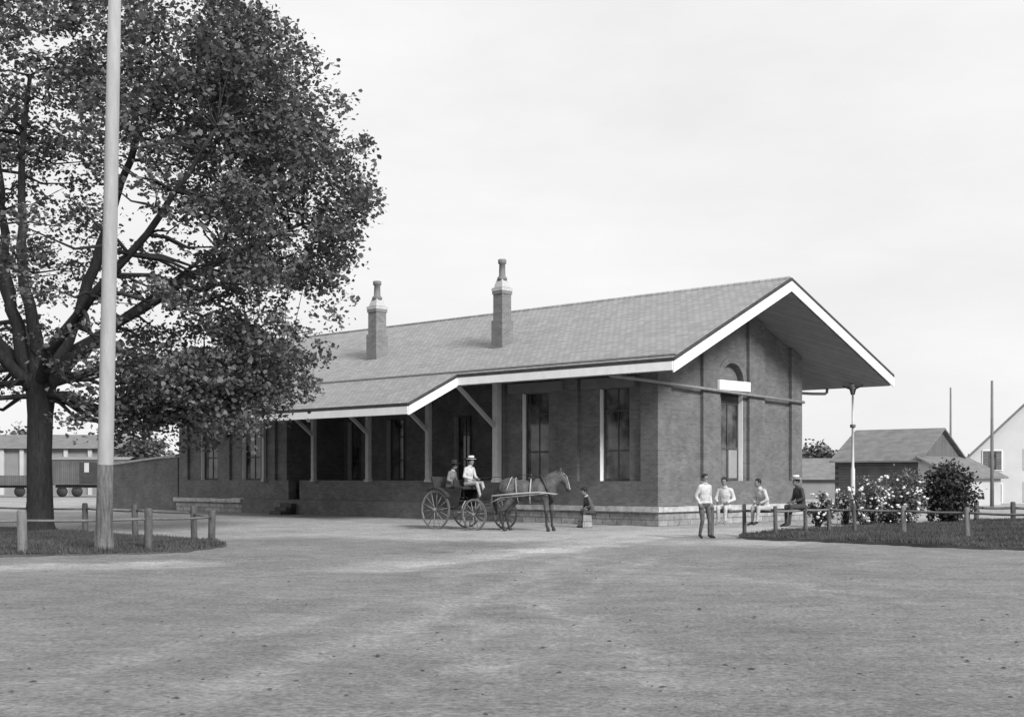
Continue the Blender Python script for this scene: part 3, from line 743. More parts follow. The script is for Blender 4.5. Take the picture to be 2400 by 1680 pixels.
lawn([(1735, 1262), (1800, 1265), (1950, 1271), (2100, 1278), (2250, 1285), (2420, 1291), (2700, 1300), (2800, 1226), (2420, 1222), (2300, 1224), (2200, 1229), (2100, 1234), (1980, 1240), (1880, 1246), (1800, 1254), (1740, 1257)], 'lawn', 'rough grass of the raised lawn on the right', 70000, .10, .07)

# ---------------------------------------------------------------- shrubs
def shrub(loc, rx, rz, n, size, mname, label, cat='shrub', group=None, blossoms=0, low=0., bsize=.09, name='shrub'):
    root = empty(name, loc, 0, label, cat, group)
    k = max(6, n//70); C = []
    for i in range(k):
        v = rng.normal(size=3); v /= np.linalg.norm(v); v *= rng.random()**.4
        C.append((v[0]*rx, v[1]*rx*.85, low+rz+v[2]*rz))
    C = np.array(C); C[:, 2] = np.maximum(C[:, 2], .1)
    per = n//k; L = np.repeat(C, per, 0)+rng.normal(size=(k*per, 3))*np.array([rx*.17, rx*.17, rz*.15])
    L[:, 2] = np.maximum(L[:, 2], .03)
    fastmesh('foliage', leaves(L, rng.uniform(size*.6, size*1.3, len(L)), .2), 6, [mname], root)
    st = MB()
    for i in range(min(k, 22)):
        c = Vector(C[i]); st.tube([(random.uniform(-.08, .08), random.uniform(-.08, .08), 0), (c.x*.4, c.y*.4, c.z*.55), c], [.022, .014, .006], 5)
    st.build('stems', 'bark', root)
    if blossoms:
        bl_ = MB()
        for i in range(blossoms):
            v = rng.normal(size=3); v /= np.linalg.norm(v); v[1] = -abs(v[1]) if random.random() < .6 else v[1]
            c = (v[0]*rx*random.uniform(.6, 1.15), v[1]*rx*.9, low+rz+v[2]*rz*random.uniform(.3, 1.12)); s_ = bsize*random.uniform(.6, 1.2)
            if c[2] < .2: continue
            for q in range(3): bl_.ell((c[0]+random.uniform(-.4, .4)*s_, c[1]+random.uniform(-.4, .4)*s_, c[2]+random.uniform(-.3, .3)*s_), (s_*.55, s_*.55, s_*.42), n=6, m=4)
        bl_.build('blossoms', 'blossom', root)
    return root
shrub(gnd(2222, 1229), .88, .98, 5200, .11, 'bushleaf', 'dense dark round shrub at the end of the flower bushes')
FG = 'flower bushes along the back of the lawn'
def at_d(x, d): return Vector(((x-CX)/F*d, d, 0))
for (x, d, rx, rz, n, bl2, lab, m_) in (
    (1917, 41.5, .45, .60, 1100, 26, 'small dark flower bush right behind the man in the straw hat', 'bushleaf'),
    (1985, 44, .50, .60, 1000, 34, 'low thin pale flower bush left of the column on the platform', 'paleleaf'),
    (2048, 43, .62, .80, 2600, 60, 'tall pale blooming bush against the dark shed wall', 'paleleaf'),
    (2092, 41.5, .5, .52, 1100, 26, 'low dark flower bush behind the pale fence post', 'bushleaf'),
    (2122, 43.2, .68, .90, 3200, 85, 'tallest pale blooming bush, left of the round dark shrub', 'paleleaf'),
    (2020, 40.8, .32, .34, 420, 6, 'knee high dark bush in front of the tall blooming ones', 'bushleaf')):
    shrub(at_d(x, d), rx, rz, n, .075, m_, lab, 'bush', FG, bl2, .0, .075, 'flowering_bush')
for x, d, h, lb in ((1938, 42, 1.05, 'shortest white headed flower stalk, nearest the man in the straw hat'), (1962, 42.6, 1.15, 'second white flower stalk to the right of the man in the straw hat'), (1990, 42.4, 1.2, 'third white flower stalk right of the man, just left of the iron column'), (2018, 42.2, 1.22, 'white flower stalk just right of the iron column'), (2062, 42.2, 1.55, 'left of the two tallest white flower stalks'), (2077, 42, 1.62, 'right of the two tallest white flower stalks')):
    r0 = empty('flower_stalk', at_d(x, d), 0, lb, 'flower', 'flower stalks among the blooming bushes')
    mb = MB(); mb.tube([(0,0,0),(.03,0,h*.5),(.01,0,h)], .008, 5); mb.build('stem', 'paleleaf', r0)
    mb = MB()
    for q in range(5): mb.ell((.01+random.uniform(-.05, .05), random.uniform(-.05, .05), h+random.uniform(-.04, .06)), .045, n=6, m=4)
    mb.build('flower_head', 'blossom', r0)

# ---------------------------------------------------------------- background right: sheds, house, poles
def yaw_thing(name, loc, rot, label, cat): return empty(name, loc, rot, label, cat)
# dark barn with gable end to the right and lean-to roof
D = 74.
bl0 = at_d(1957, D+1.5)
barn = empty('barn', bl0, 0, 'dark weathered barn with grey shingle roof and lower side roof, left of the white house', 'barn')
def loc_(x, y_, d): p = at(x, y_, d); return (p.x-bl0.x, p.y-bl0.y, p.z)
d0, d1 = D+1.5, D        # left / right corner of the front wall
e0, e1 = loc_(1957, 1074, d0), loc_(2107, 1070, d1)
Lf = Vector((e0[0], e0[1], 0)); Rt = Vector((e1[0], e1[1], 0)); ux = (Rt-Lf).normalized(); uy = Vector((-ux.y, ux.x, 0)); wl = (Rt-Lf).length
EH, RH = 2.68, 4.42; DEP = 5.9
# rotate the gable so that its end shows on the right
th = math.radians(43); vx = Vector((math.cos(-th), math.sin(-th), 0)); vy = Vector((math.sin(th), math.cos(th), 0))
wl = 5.1
def PB_(u, v, z): q = Lf+vx*u+vy*v; return (q.x, q.y, z)
mb = MB(); mb.add([PB_(0,0,0),PB_(wl,0,0),PB_(wl,0,EH),PB_(0,0,EH),PB_(0,DEP,0),PB_(wl,DEP,0),PB_(wl,DEP,EH),PB_(0,DEP,EH)], [(0,1,2,3),(1,5,6,2),(4,7,6,5),(0,3,7,4)]); mb.build('wall', 'barnwall', barn)
mb = MB(); mb.add([PB_(wl-.01,0,EH),PB_(wl-.01,DEP,EH),PB_(wl-.01,DEP/2,RH-.03),PB_(.01,0,EH),PB_(.01,DEP,EH),PB_(.01,DEP/2,RH-.03)], [(0,1,2),(3,5,4)]); mb.build('gable', 'barngable', barn)
mb = MB(); o = .25
for sgn in (0, 1):
    v0 = -o if sgn == 0 else DEP+o; zz = EH-o*(RH-EH)/(DEP/2)
    mb.add([PB_(-o,v0,zz),PB_(wl+o,v0,zz),PB_(wl+o,DEP/2,RH),PB_(-o,DEP/2,RH),PB_(-o,v0,zz-.09),PB_(wl+o,v0,zz-.09),PB_(wl+o,DEP/2,RH-.09),PB_(-o,DEP/2,RH-.09)], [(0,1,2,3),(7,6,5,4),(4,5,1,0),(5,6,2,1),(7,4,0,3)])
mb.build('roof', 'barnroof', barn)
# lower roof on the gable side
mb = MB(); 
Z1, Z2 = EH+.12, 1.62
mb.add([PB_(wl+.01,-.3,Z1),PB_(wl+.01,DEP+.6,Z1),PB_(wl+2.3,DEP+1.0,Z2),PB_(wl+2.3,-.3,Z2),PB_(wl+.01,-.3,Z1-.1),PB_(wl+.01,DEP+.6,Z1-.1),PB_(wl+2.3,DEP+1.0,Z2-.1),PB_(wl+2.3,-.3,Z2-.1)], [(0,3,2,1),(4,5,6,7),(0,4,7,3),(3,7,6,2),(1,2,6,5)]); mb.build('side_roof', 'barnroof', barn)
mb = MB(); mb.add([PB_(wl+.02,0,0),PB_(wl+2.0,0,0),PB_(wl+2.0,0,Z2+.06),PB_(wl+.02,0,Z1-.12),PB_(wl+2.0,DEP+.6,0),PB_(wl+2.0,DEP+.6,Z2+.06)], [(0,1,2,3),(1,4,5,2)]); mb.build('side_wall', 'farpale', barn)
# long pale shed behind
sb = at_d(1850, 96)
sh = empty('long_shed', sb, 0, 'long low pale shed with light roof between the depot and the dark barn', 'shed')
mb = MB(); mb.box((0, 0, 0), (6.5, 6, 1.5)); mb.build('wall', 'fargrey', sh)
mb = MB(); mb.add([(-.3,-.4,1.42),(6.8,-.4,1.42),(6.8,3,3.05),(-.3,3,3.05),(-.3,6.4,1.42),(6.8,6.4,1.42)], [(0,1,2,3),(3,2,5,4)]); mb.build('roof', 'barnroof', sh)
# white house
hb = at_d(2262, 80)
ho = empty('white_house', hb, math.radians(-22), 'white clapboard house with shuttered windows, partly out of frame at the right', 'house')
px = 80/F
mb = MB(); HW, HE, HR = 9.2, EYE+(HZ-1076)*px, EYE+(HZ-905)*px
mb.add([(0,0,0),(HW,0,0),(HW,0,HE),(HW/2,0,HR),(0,0,HE),(0,9,0),(HW,9,0),(HW,9,HE),(HW/2,9,HR),(0,9,HE)], [(0,1,2,3,4),(5,9,8,7,6),(0,4,9,5),(1,6,7,2)]); mb.build('wall', 'houseWhite', ho)
mb = MB(); sl_ = (HR-HE)/(HW/2); 
mb.add([(-.35,-.35,HE-.35*sl_+.05),(HW/2,-.35,HR+.05),(HW/2,9.3,HR+.05),(-.35,9.3,HE-.35*sl_+.05),(-.35,-.35,HE-.35*sl_-.13),(HW/2,-.35,HR-.13),(HW/2,9.3,HR-.13),(-.35,9.3,HE-.35*sl_-.13)], [(0,1,2,3),(7,6,5,4),(4,5,1,0),(4,0,3,7)])
mb.add([(HW/2,-.35,HR+.05),(HW+.35,-.35,HE-.35*sl_+.05),(HW+.35,9.3,HE-.35*sl_+.05),(HW/2,9.3,HR+.05),(HW/2,-.35,HR-.13),(HW+.35,-.35,HE-.35*sl_-.13)], [(0,1,2,3),(4,5,1,0)]); mb.build('roof', 'barnroof', ho)
for (x0, x1, y0, y1) in ((2302, 2342, 1057, 1101), (2392, 2432, 1054, 1098), (2392, 2432, 1130, 1172), (2336, 2342, 1134, 1176)):
    u0, u1 = (x0-2262)*px, (x1-2262)*px; z0, z1 = EYE+(HZ-y1)*px, EYE+(HZ-y0)*px
    wf = MB(); wf.box((u0-.04, -.06, z0-.05), (u1+.04, -.01, z0)); wf.box((u0-.04, -.06, z1), (u1+.04, -.01, z1+.06)); wf.box((u0-.06, -.05, z0-.05), (u0-.002, -.01, z1+.06)); wf.box((u1+.002, -.05, z0-.05), (u1+.06, -.01, z1+.06)); w0 = wf.build('window', 'white', ho)
    g_ = MB(); c0, c1 = u0+(u1-u0)*.3, u0+(u1-u0)*.7; g_.box((c0, -.03, z0), (c1, -.012, z1)); g_.build('pane', 'glass', w0)
    if u1-u0 > .5:
        for a, b_ in ((u0, c0-.01), (c1+.01, u1)): q = MB(); q.box((a, -.07, z0), (b_, -.013, z1)); q.build('shutter', 'shutter', w0)
def thin_pole(x, d, ytop, r, label, arms=0, m_='postwood'):
    p = at_d(x, d); h = EYE+(HZ-ytop)/F*d
    o = empty('telegraph_pole', p, 0, label, 'pole')
    mb = MB(); mb.tube([(0,0,0),(0,0,h)], [r, r*.6], 8); mb.build('pole_shaft', m_, o)
    for k in range(arms):
        mb = MB(); mb.box((-.7, -.05, h-.5-k*.5), (.7, .05, h-.4-k*.5)); 
        for q in (-.6, -.3, .3, .6): mb.lathe([(.03, h-.4-k*.5), (.03, h-.28-k*.5)], (q, 0, 0), 6)
        mb.build('crossarm', m_, o)
thin_pole(2228, 92, 908, .10, 'slender pale pole rising behind the dark barn', 0, 'palewood')
thin_pole(2325, 68, 892, .11, 'tall grey pole standing in front of the white house', 0, 'palewood')

# ---------------------------------------------------------------- background left: freight cars, pale building
def freight_car(x0, x1, d, zf, zt, label, boxed=True):
    a, b = at_d(x0, d), at_d(x1, d); L_ = b.x-a.x
    r0 = empty('freight_car', a, 0, label, 'railway car', 'freight cars behind the tree')
    mb = MB(); mb.box((0, 0, zf), (L_, 2.8, zt)); mb.build('body', 'car', r0)
    if boxed:
        mb = MB(); mb.add([(-.1,-.1,zt),(L_+.1,-.1,zt),(L_+.1,1.4,zt+.25),(-.1,1.4,zt+.25),(-.1,2.9,zt),(L_+.1,2.9,zt)], [(0,1,2,3),(3,2,5,4)]); mb.build('roof', 'fargrey', r0)
        mb = MB(); mb.box((L_*.38, -.05, zf+.1), (L_*.6, -.003, zt-.2)); dd = mb.build('door', 'cardark', r0)
        mb = MB(); mb.box((L_*.44, -.07, zf+1.0), (L_*.50, -.052, zf+1.75)); mb.build('card', 'farpale', dd)
    mb = MB(); mb.box((.3, .3, .75), (L_-.3, 2.5, zf-.003)); mb.build('underframe', 'cardark', r0)
    for u in (.8, 2.0, L_-2.0, L_-.8):
        mb = MB(); k = 12; mb.tube([(u, .35, .45), (u, .5, .45)], .44, 14); mb.build('wheel', 'cardark', r0)
freight_car(118, 300, 104, 1.0, 3.0, 'closed dark boxcar between the trunk and the pole')
freight_car(-190, 100, 104, .95, 1.75, 'low dark open car at the left edge behind the tree', False)
pbld = at_d(-60, 118)
pal = empty('freight_house', pbld, 0, 'pale building with white posts beyond the freight cars at the left', 'building')
mb = MB(); mb.box((0, 0, 0), (13.2, 8, 4.3)); mb.build('wall', 'fargrey', pal)
mb = MB(); mb.add([(-.4,-.6,4.2),(13.6,-.6,4.2),(13.6,4,5.6),(-.4,4,5.6),(-.4,8.4,4.2),(13.6,8.4,4.2)], [(0,1,2,3),(3,2,5,4)]); mb.build('roof', 'barnroof', pal)
for u in (.5, 2.6, 4.4, 6.4, 8.4, 10.6, 12.6): mb = MB(); mb.box((u-.18, -.3, 0), (u+.18, -.02, 4.15)); mb.build('post', 'farpale', pal)

# distant woods
def woods(x0, x1, d, h, seed, n):
    r = np.random.default_rng(seed); X = r.uniform(x0, x1, n); Z = np.abs(r.normal(size=n))*h*.45*(.5+value_noise(X*.06, X*0, seed)*1.2); Y = d+r.uniform(0, 20, n)
    C = np.stack([X, Y, np.minimum(Z, h*1.05+r.normal(size=n)*.2)], 1)
    tag(fastmesh('distant_woods', leaves(C, r.uniform(.7, 1.3, n), .0), 6, ['leaf']), 'low line of distant trees on the horizon', 'woods', None, 'stuff')
woods(-110, 150, 240, 5.2, 9, 16000)
def far_tree(x, d, h, r_, label):
    root = empty('distant_tree', at_d(x, d), 0, label, 'tree', 'distant trees')
    mb = MB(); mb.tube([(0,0,0),(.1,0,h*.6)], [.25, .1], 7); mb.build('trunk', 'bark', root)
    C = rng.normal(size=(45, 3)); C /= np.linalg.norm(C, axis=1)[:, None]; C *= rng.random((45, 1))**.4; C = C*np.array([r_, r_, h*.32])+np.array([0, 0, h*.65])
    L = np.repeat(C, 45, 0)+rng.normal(size=(45*45, 3))*r_*.16
    fastmesh('crown', leaves(L, rng.uniform(.25, .5, len(L)), .3), 6, ['leaf'], root)
far_tree(30, 128, 6.5, 3.6, 'distant tree at the left edge beyond the freight house')
far_tree(330, 120, 5.2, 3.0, 'distant tree above the low lean-to')
far_tree(1915, 140, 5.0, 2.6, 'small distant tree just right of the depot gable')

# ---------------------------------------------------------------- figures
def remeshed(mb, vox, name, matfn, mats, parent, extra=None, smooth=6):
    me0 = mb.mesh(name+'_src'); o0 = bpy.data.objects.new('tmp', me0); COL.objects.link(o0)
    r = o0.modifiers.new('r', 'REMESH'); r.mode = 'VOXEL'; r.voxel_size = vox; r.use_smooth_shade = True
    s_ = o0.modifiers.new('s', 'SMOOTH'); s_.iterations = smooth; s_.factor = .5
    dg = bpy.context.evaluated_depsgraph_get(); dg.update()
    me = bpy.data.meshes.new_from_object(o0.evaluated_get(dg)); me.name = name
    bpy.data.objects.remove(o0); bpy.data.meshes.remove(me0)
    if extra:
        bm = bmesh.new(); bm.from_mesh(me); e = extra.mesh('e'); bm.from_mesh(e); bm.to_mesh(me); bm.free()
    me.materials.clear()
    for m_ in mats: me.materials.append(M[m_])
    ids = [matfn(p.center) for p in me.polygons]; me.polygons.foreach_set('material_index', ids); me.polygons.foreach_set('use_smooth', [True]*len(ids))
    o = bpy.data.objects.new(name, me); COL.objects.link(o)
    if parent: o.parent = parent
    return o
STAND = dict(pel=(0,0,.95), chest=(0,0,1.28), neck=(0,0,1.48), head=(.02,0,1.62), sl=(0,.165,1.415), sr=(0,-.165,1.415), el=(-.04,.27,1.14), er=(-.04,-.27,1.14),
             wl=(.08,.24,.92), wr=(.08,-.24,.92), hl=(0,.10,.92), hr=(0,-.10,.92), kl=(.03,.12,.5), kr=(.03,-.12,.5), al=(0,.13,.09), ar=(0,-.13,.09), tl=(.17,.16,.04), tr=(.17,-.16,.04))
def person(loc, rotz, label, J, sc=1., top='shirt', bottom='trousers', hat=None, sleeves=True, low='shoe', skirt=False, group=None, short=False):
    j = {k: Vector(v)*sc for k, v in {**STAND, **J}.items()}
    root = empty('person', loc, rotz, label, 'person', group)
    mb = MB(); r = lambda v: v*sc
    up = (j['neck']-j['pel']).normalized(); side = (j['sl']-j['sr']).normalized(); fw = side.cross(up)
    R3 = Matrix((fw, side, up)).transposed()
    if R3.determinant() < 0: R3 = Matrix((-fw, side, up)).transposed()
    mb.ell(j['pel'], (r(.115), r(.165), r(.13)), rot=R3); mb.ell(j['pel'].lerp(j['chest'], .5), (r(.118), r(.162), r(.20)), rot=R3)
    mb.ell(j['chest'], (r(.125), r(.17), r(.19)), rot=R3); mb.ell(j['chest'].lerp(j['neck'], .55), (r(.085), r(.17), r(.09)), rot=R3)
    def cap(a, b, ra, rb):
        a, b = Vector(a), Vector(b); mb.tube([a, a.lerp(b, .5), b], [ra, (ra+rb)/2*1.02, rb], 12); mb.ell(a, ra*1.01, n=10, m=6); mb.ell(b, rb*1.01, n=10, m=6)
    cap(j['neck']-up*r(.03), j['head']-Vector((0,0,r(.04))), r(.055), r(.052))
    mb.ell(j['head'], (r(.095), r(.075), r(.115))); hd = (R3 @ Vector((1, 0, 0))); hd.z = 0; hd.normalize()
    mb.ell(j['head']+hd*r(.03)-Vector((0,0,r(.05))), (r(.065), r(.055), r(.065)))
    for s_ in 'lr':
        cap(j['s'+s_]-Vector((0,0,r(.03))), j['e'+s_], r(.056), r(.05)); cap(j['e'+s_], j['w'+s_], r(.05), r(.036))
        cap(j['h'+s_], j['k'+s_], r(.088), r(.06)); cap(j['k'+s_], j['a'+s_], r(.058), r(.042)); cap(j['a'+s_], j['t'+s_], r(.044), r(.034))
        cap(j['s'+s_]-Vector((0,0,r(.02))), j['chest'].lerp(j['neck'], .7), r(.055), r(.075))
        mb.ell(j['w'+s_]+(j['w'+s_]-j['e'+s_]).normalized()*r(.05), (r(.03), r(.036), r(.045)))
    if skirt:
        for s_ in (0, .5, 1): cap(j['hl'].lerp(j['hr'], s_), j['kl'].lerp(j['kr'], s_), r(.12), r(.12)); cap(j['kl'].lerp(j['kr'], s_), j['al'].lerp(j['ar'], s_), r(.12), r(.14))
    ex = MB()
    for s_ in 'lr':   # five fingers, curled
        d = (j['w'+s_]-j['e'+s_]).normalized(); pc = j['w'+s_]+d*r(.085); sd_ = d.orthogonal().normalized(); cu_ = d.cross(sd_)
        for k, ln in enumerate((.065, .075, .07, .055)):
            b0 = pc+sd_*r((k-1.5)*.019); ex.tube([b0-d*r(.03), b0+d*r(ln*.4), b0+d*r(ln*.7)+cu_*r(.018), b0+d*r(ln*.8)+cu_*r(.04)], [r(.010), r(.009), r(.008), r(.006)], 6)
        b0 = pc-d*r(.05); ex.tube([b0+sd_*r(.02), b0+sd_*r(.05)+d*r(.02), b0+sd_*r(.055)+d*r(.05)+cu_*r(.015)], [r(.012), r(.010), r(.007)], 6)
    ex.ell(j['head']+hd*r(.105)-Vector((0,0,r(.015))), (r(.018), r(.014), r(.024)), n=6, m=4)
    sdv = Vector((-hd.y, hd.x, 0))
    for q in (-1, 1): ex.ell(j['head']+sdv*r(.078*q)-Vector((0,0,r(.01))), (r(.016), r(.012), r(.028)), n=6, m=4)
    hz_ = j['neck']; an = {s_: j['a'+s_] for s_ in 'lr'}
    def mf(c):
        c = Vector(c)
        best, lab_ = 9, 0
        def seg(a, b):
            ab = b-a; t_ = max(0, min(1, (c-a).dot(ab)/max(ab.length_squared, 1e-9))); return (c-a-ab*t_).length
        cand = [(seg(j['head'], j['neck']+up*r(.02))-r(.07), 0), (seg(j['pel']+up*r(.06), j['neck']-up*r(.05))-r(.14), 1), (seg(j['pel'], j['pel']+up*r(.01))-r(.13), 2)]
        for s_ in 'lr':
            cand += [(seg(j['s'+s_], j['e'+s_])-r(.048), 1), (seg(j['e'+s_], j['w'+s_])-r(.038), 1 if sleeves else 0), (seg(j['w'+s_]+(j['w'+s_]-j['e'+s_])*.08, j['w'+s_]+(j['w'+s_]-j['e'+s_])*.4)-r(.035), 0),
                     (seg(j['h'+s_], j['k'+s_])-r(.07), 2), (seg(j['k'+s_], j['a'+s_]+Vector((0,0,r(.05))))-r(.05), 4 if short else 2), (seg(j['a'+s_], j['t'+s_])-r(.04), 3)]
        return min(cand)[1]
    remeshed(mb, .014*sc, 'body', mf, ['skin', top, bottom, low, 'lightcloth'], root, ex, 5)
    hm = MB(); hm.ell(j['head']+Vector((0,0,r(.032)))-hd*r(.018), (r(.098), r(.088), r(.10)), n=14, m=10)
    # keep the face clear: hair cap sits back and above the brow
    hm.v = [tuple(Vector(v)-hd*max(0, (Vector(v)-j['head']).dot(hd)-r(.045))) if Vector(v).z < j['head'].z+r(.06) else v for v in hm.v]
    hm.build('hair', 'hair', root)
    fm = MB()
    for q in (-1, 1): fm.ell(j['head']+hd*r(.090)+sdv*r(.032*q)+Vector((0,0,r(.008))), (r(.008), r(.013), r(.008)), n=6, m=4)
    fm.ell(j['head']+hd*r(.092)-Vector((0,0,r(.062))), (r(.006), r(.024), r(.006)), n=6, m=4); fm.build('face_features', 'hair', root)
    if top != 'darkcloth':                            # collar
        b_ = MB(); cc = j['neck']+up*r(.005); b_.tube([cc-up*r(.025), cc+up*r(.025)], [r(.075), r(.066)], 14); b_.build('collar', 'shirt', root)
    if hat:
        kind, hm_ = hat; c = j['head']+Vector((0,0,r(.075)))
        h = MB(); br_ = {'boater': .155, 'wide': .24, 'cap': .115}[kind]; ht = {'boater': .10, 'wide': .12, 'cap': .07}[kind]
        if kind == 'cap': h.ell(c+Vector((0,0,r(.02))), (r(.115), r(.11), r(.06))); h.ell(c+hd*r(.09)-Vector((0,0,r(.0))), (r(.07), r(.08), r(.012)))
        else: h.lathe([(r(br_), 0), (r(br_), r(.012)), (r(.095), r(.016)), (r(.092), r(ht)), (r(.07), r(ht+.012)), (0, r(ht+.014))], c, 20)
        ho_ = h.build('hat', hm_, root)
        if kind == 'boater': q = MB(); q.lathe([(r(.097), r(.017)), (r(.097), r(.05))], c, 20); q.build('hat_band', 'shoe', ho_)
    return root
# standing man leaning at the end post, looking to the left
pm = gnd(1652, 1262)
person(pm, math.radians(-62), 'man in white shirt and dark trousers standing against the end post of the fence',
       dict(al=(.0,.14,.09), ar=(-.12,-.08,.09), tl=(.16,.2,.04), tr=(.03,-.12,.04), kl=(.05,.12,.5), kr=(.02,-.09,.5), hl=(-.02,.1,.92), hr=(-.02,-.1,.92), el=(-.09,.23,1.14), er=(-.09,-.23,1.14), wl=(.03,.19,.95), wr=(.03,-.19,.95)), sc=.97, top='shirt', bottom='trousers', hat=None)
def sit(h=.74, kn=.44, spread=.1, lean=0., drop=.42):
    z = h
    return dict(pel=(0,0,z+.10), chest=(.04+lean,0,z+.42), neck=(.07+lean*1.5,0,z+.61), head=(.12+lean*1.7,0,z+.76), sl=(.05+lean*1.4,.17,z+.56), sr=(.05+lean*1.4,-.17,z+.56),
                el=(.06+lean,.25,z+.30), er=(.06+lean,-.25,z+.30), wl=(.28,.14,z+.22), wr=(.28,-.14,z+.22), hl=(0,.09,z+.07), hr=(0,-.09,z+.07),
                kl=(kn,spread,z+.08), kr=(kn,-spread,z+.08), al=(kn+.05,spread,z+.08-drop), ar=(kn+.0,-spread,z+.06-drop), tl=(kn+.2,spread+.02,z+.03-drop), tr=(kn+.15,-spread-.02,z+.01-drop))
def rail_pt(x):
    for a, b in zip(rp, rp[1:]):
        xa, xb = CX+a.x/a.y*F, CX+b.x/b.y*F
        if xa <= x <= xb:
            k = (x-xa)/(xb-xa); return a.lerp(b, k)
q = rail_pt(1700); person(q, math.radians(-115), 'boy all in white sitting on the rail beside the standing man', sit(.72, .36, .1, .0, .36), sc=1., top='shirt', bottom='shirt', hat=None, low='skin', short=True, sleeves=True)
q = rail_pt(1795); person(q, math.radians(-150), 'bareheaded dark haired boy in white shirt hunched on the rail, legs dangling', sit(.72, .36, .12, .10, .38), sc=.98, top='shirt', bottom='lightcloth', low='shoe')
q = rail_pt(1879); person(q+Vector((0,0,0)), math.radians(-160), 'young man in dark coat and flat straw hat sitting on the rail', sit(.72, .42, .12, .04, .46), sc=1.0, top='darkcloth', bottom='darkcloth', hat=('boater', 'straw'))
# person sitting on a pale block by the foundation
blk = gnd(1372, 1236)
mb = MB(); mb.add([(-.20,-.17,0),(.16,-.18,0),(.17,.17,0),(-.19,.18,0),(-.17,-.16,.42),(.15,-.15,.40),(.16,.15,.43),(-.18,.16,.41)], [(3,2,1,0),(4,5,6,7),(0,1,5,4),(1,2,6,5),(2,3,7,6),(3,0,4,7)]); bo = mb.build('stone_block', 'stone', None, blk, math.radians(30), .02); tag(bo, 'pale squared stone block at the foot of the depot wall behind the horse', 'block')
person(blk+Vector((.22,.05,0)), math.radians(200), 'person in dark clothes and dark cap crouched on the pale block beside the depot wall', sit(.42, .34, .1, .10, .42), sc=.95, top='trousers', bottom='darkcloth', hat=('cap', 'shoe'))

# ---------------------------------------------------------------- carriage
PHI = math.radians(-40)
RA = Vector((-1.90, 40.45, 0))                     # centre of the rear axle
bug = empty('buggy', RA, PHI, 'dark four wheeled buggy with thin spoked wheels and long shafts in front of the depot', 'carriage')
WB, TR = 1.6, 1.42
def wheel(x, yy, R_, steer=0):
    mb = MB(); n = 14; c = Vector((x, yy, R_)); seg = 40
    ri, ro, hw = R_-.055, R_-.012, .02
    for k in range(seg):
        a0, a1 = 2*math.pi*k/seg, 2*math.pi*(k+1)/seg
        P_ = lambda r, a, y2: (x+r*math.cos(a), yy+y2, R_+r*math.sin(a))
        mb.add([P_(ri,a0,-hw),P_(ro,a0,-hw),P_(ro,a1,-hw),P_(ri,a1,-hw),P_(ri,a0,hw),P_(ro,a0,hw),P_(ro,a1,hw),P_(ri,a1,hw)], [(0,1,2,3),(7,6,5,4),(1,5,6,2),(0,3,7,4)])
    for k in range(n):
        a = 2*math.pi*k/n+.1; mb.tube([(x+.05*math.cos(a), yy+(.03 if k % 2 else -.03), R_+.05*math.sin(a)), (x+ri*math.cos(a), yy, R_+ri*math.sin(a))], [.017, .012], 6)
    w0 = mb.build('wheel', 'wheelpaint', bug)
    h = MB(); h.tube([(x, yy-.11, R_), (x, yy-.09, R_), (x, yy+.09, R_), (x, yy+.10, R_)], [.035, .055, .06, .04], 12); h.build('hub', 'wheelpaint', w0)
    t_ = MB()
    for k in range(seg):
        a0, a1 = 2*math.pi*k/seg, 2*math.pi*(k+1)/seg
        P_ = lambda r, a, y2: (x+r*math.cos(a), yy+y2, R_+r*math.sin(a))
        t_.add([P_(ro+.001,a0,-hw),P_(R_,a0,-hw),P_(R_,a1,-hw),P_(ro+.001,a1,-hw),P_(ro+.001,a0,hw),P_(R_,a0,hw),P_(R_,a1,hw),P_(ro+.001,a1,hw)], [(0,1,2,3),(7,6,5,4),(1,5,6,2)])
    t_.build('tyre', 'iron', w0)
wheel(0, -TR/2, .60); wheel(0, TR/2, .60); wheel(WB, -TR/2, .48); wheel(WB, TR/2, .48)
mb = MB(); mb.tube([(0,-TR/2+.08,.6),(0,TR/2-.08,.6)], .028, 8); mb.build('axle', 'iron', bug)
mb = MB(); mb.tube([(WB,-TR/2+.08,.48),(WB,TR/2-.08,.48)], .028, 8); mb.build('axle', 'iron', bug)
mb = MB(); mb.tube([(0,0,.62),(.8,0,.62),(WB,0,.5)], .03, 8); mb.build('reach_pole', 'wheelpaint', bug)
for x, z in ((0, .62), (WB, .5)):
    mb = MB()
    for up_ in (1, -1): mb.tube([(x, .42*math.cos(t_), z+.13+up_*.11*math.sin(t_)) for t_ in [math.pi*k/12 for k in range(13)]], .016, 6)
    mb.build('spring', 'iron', bug)
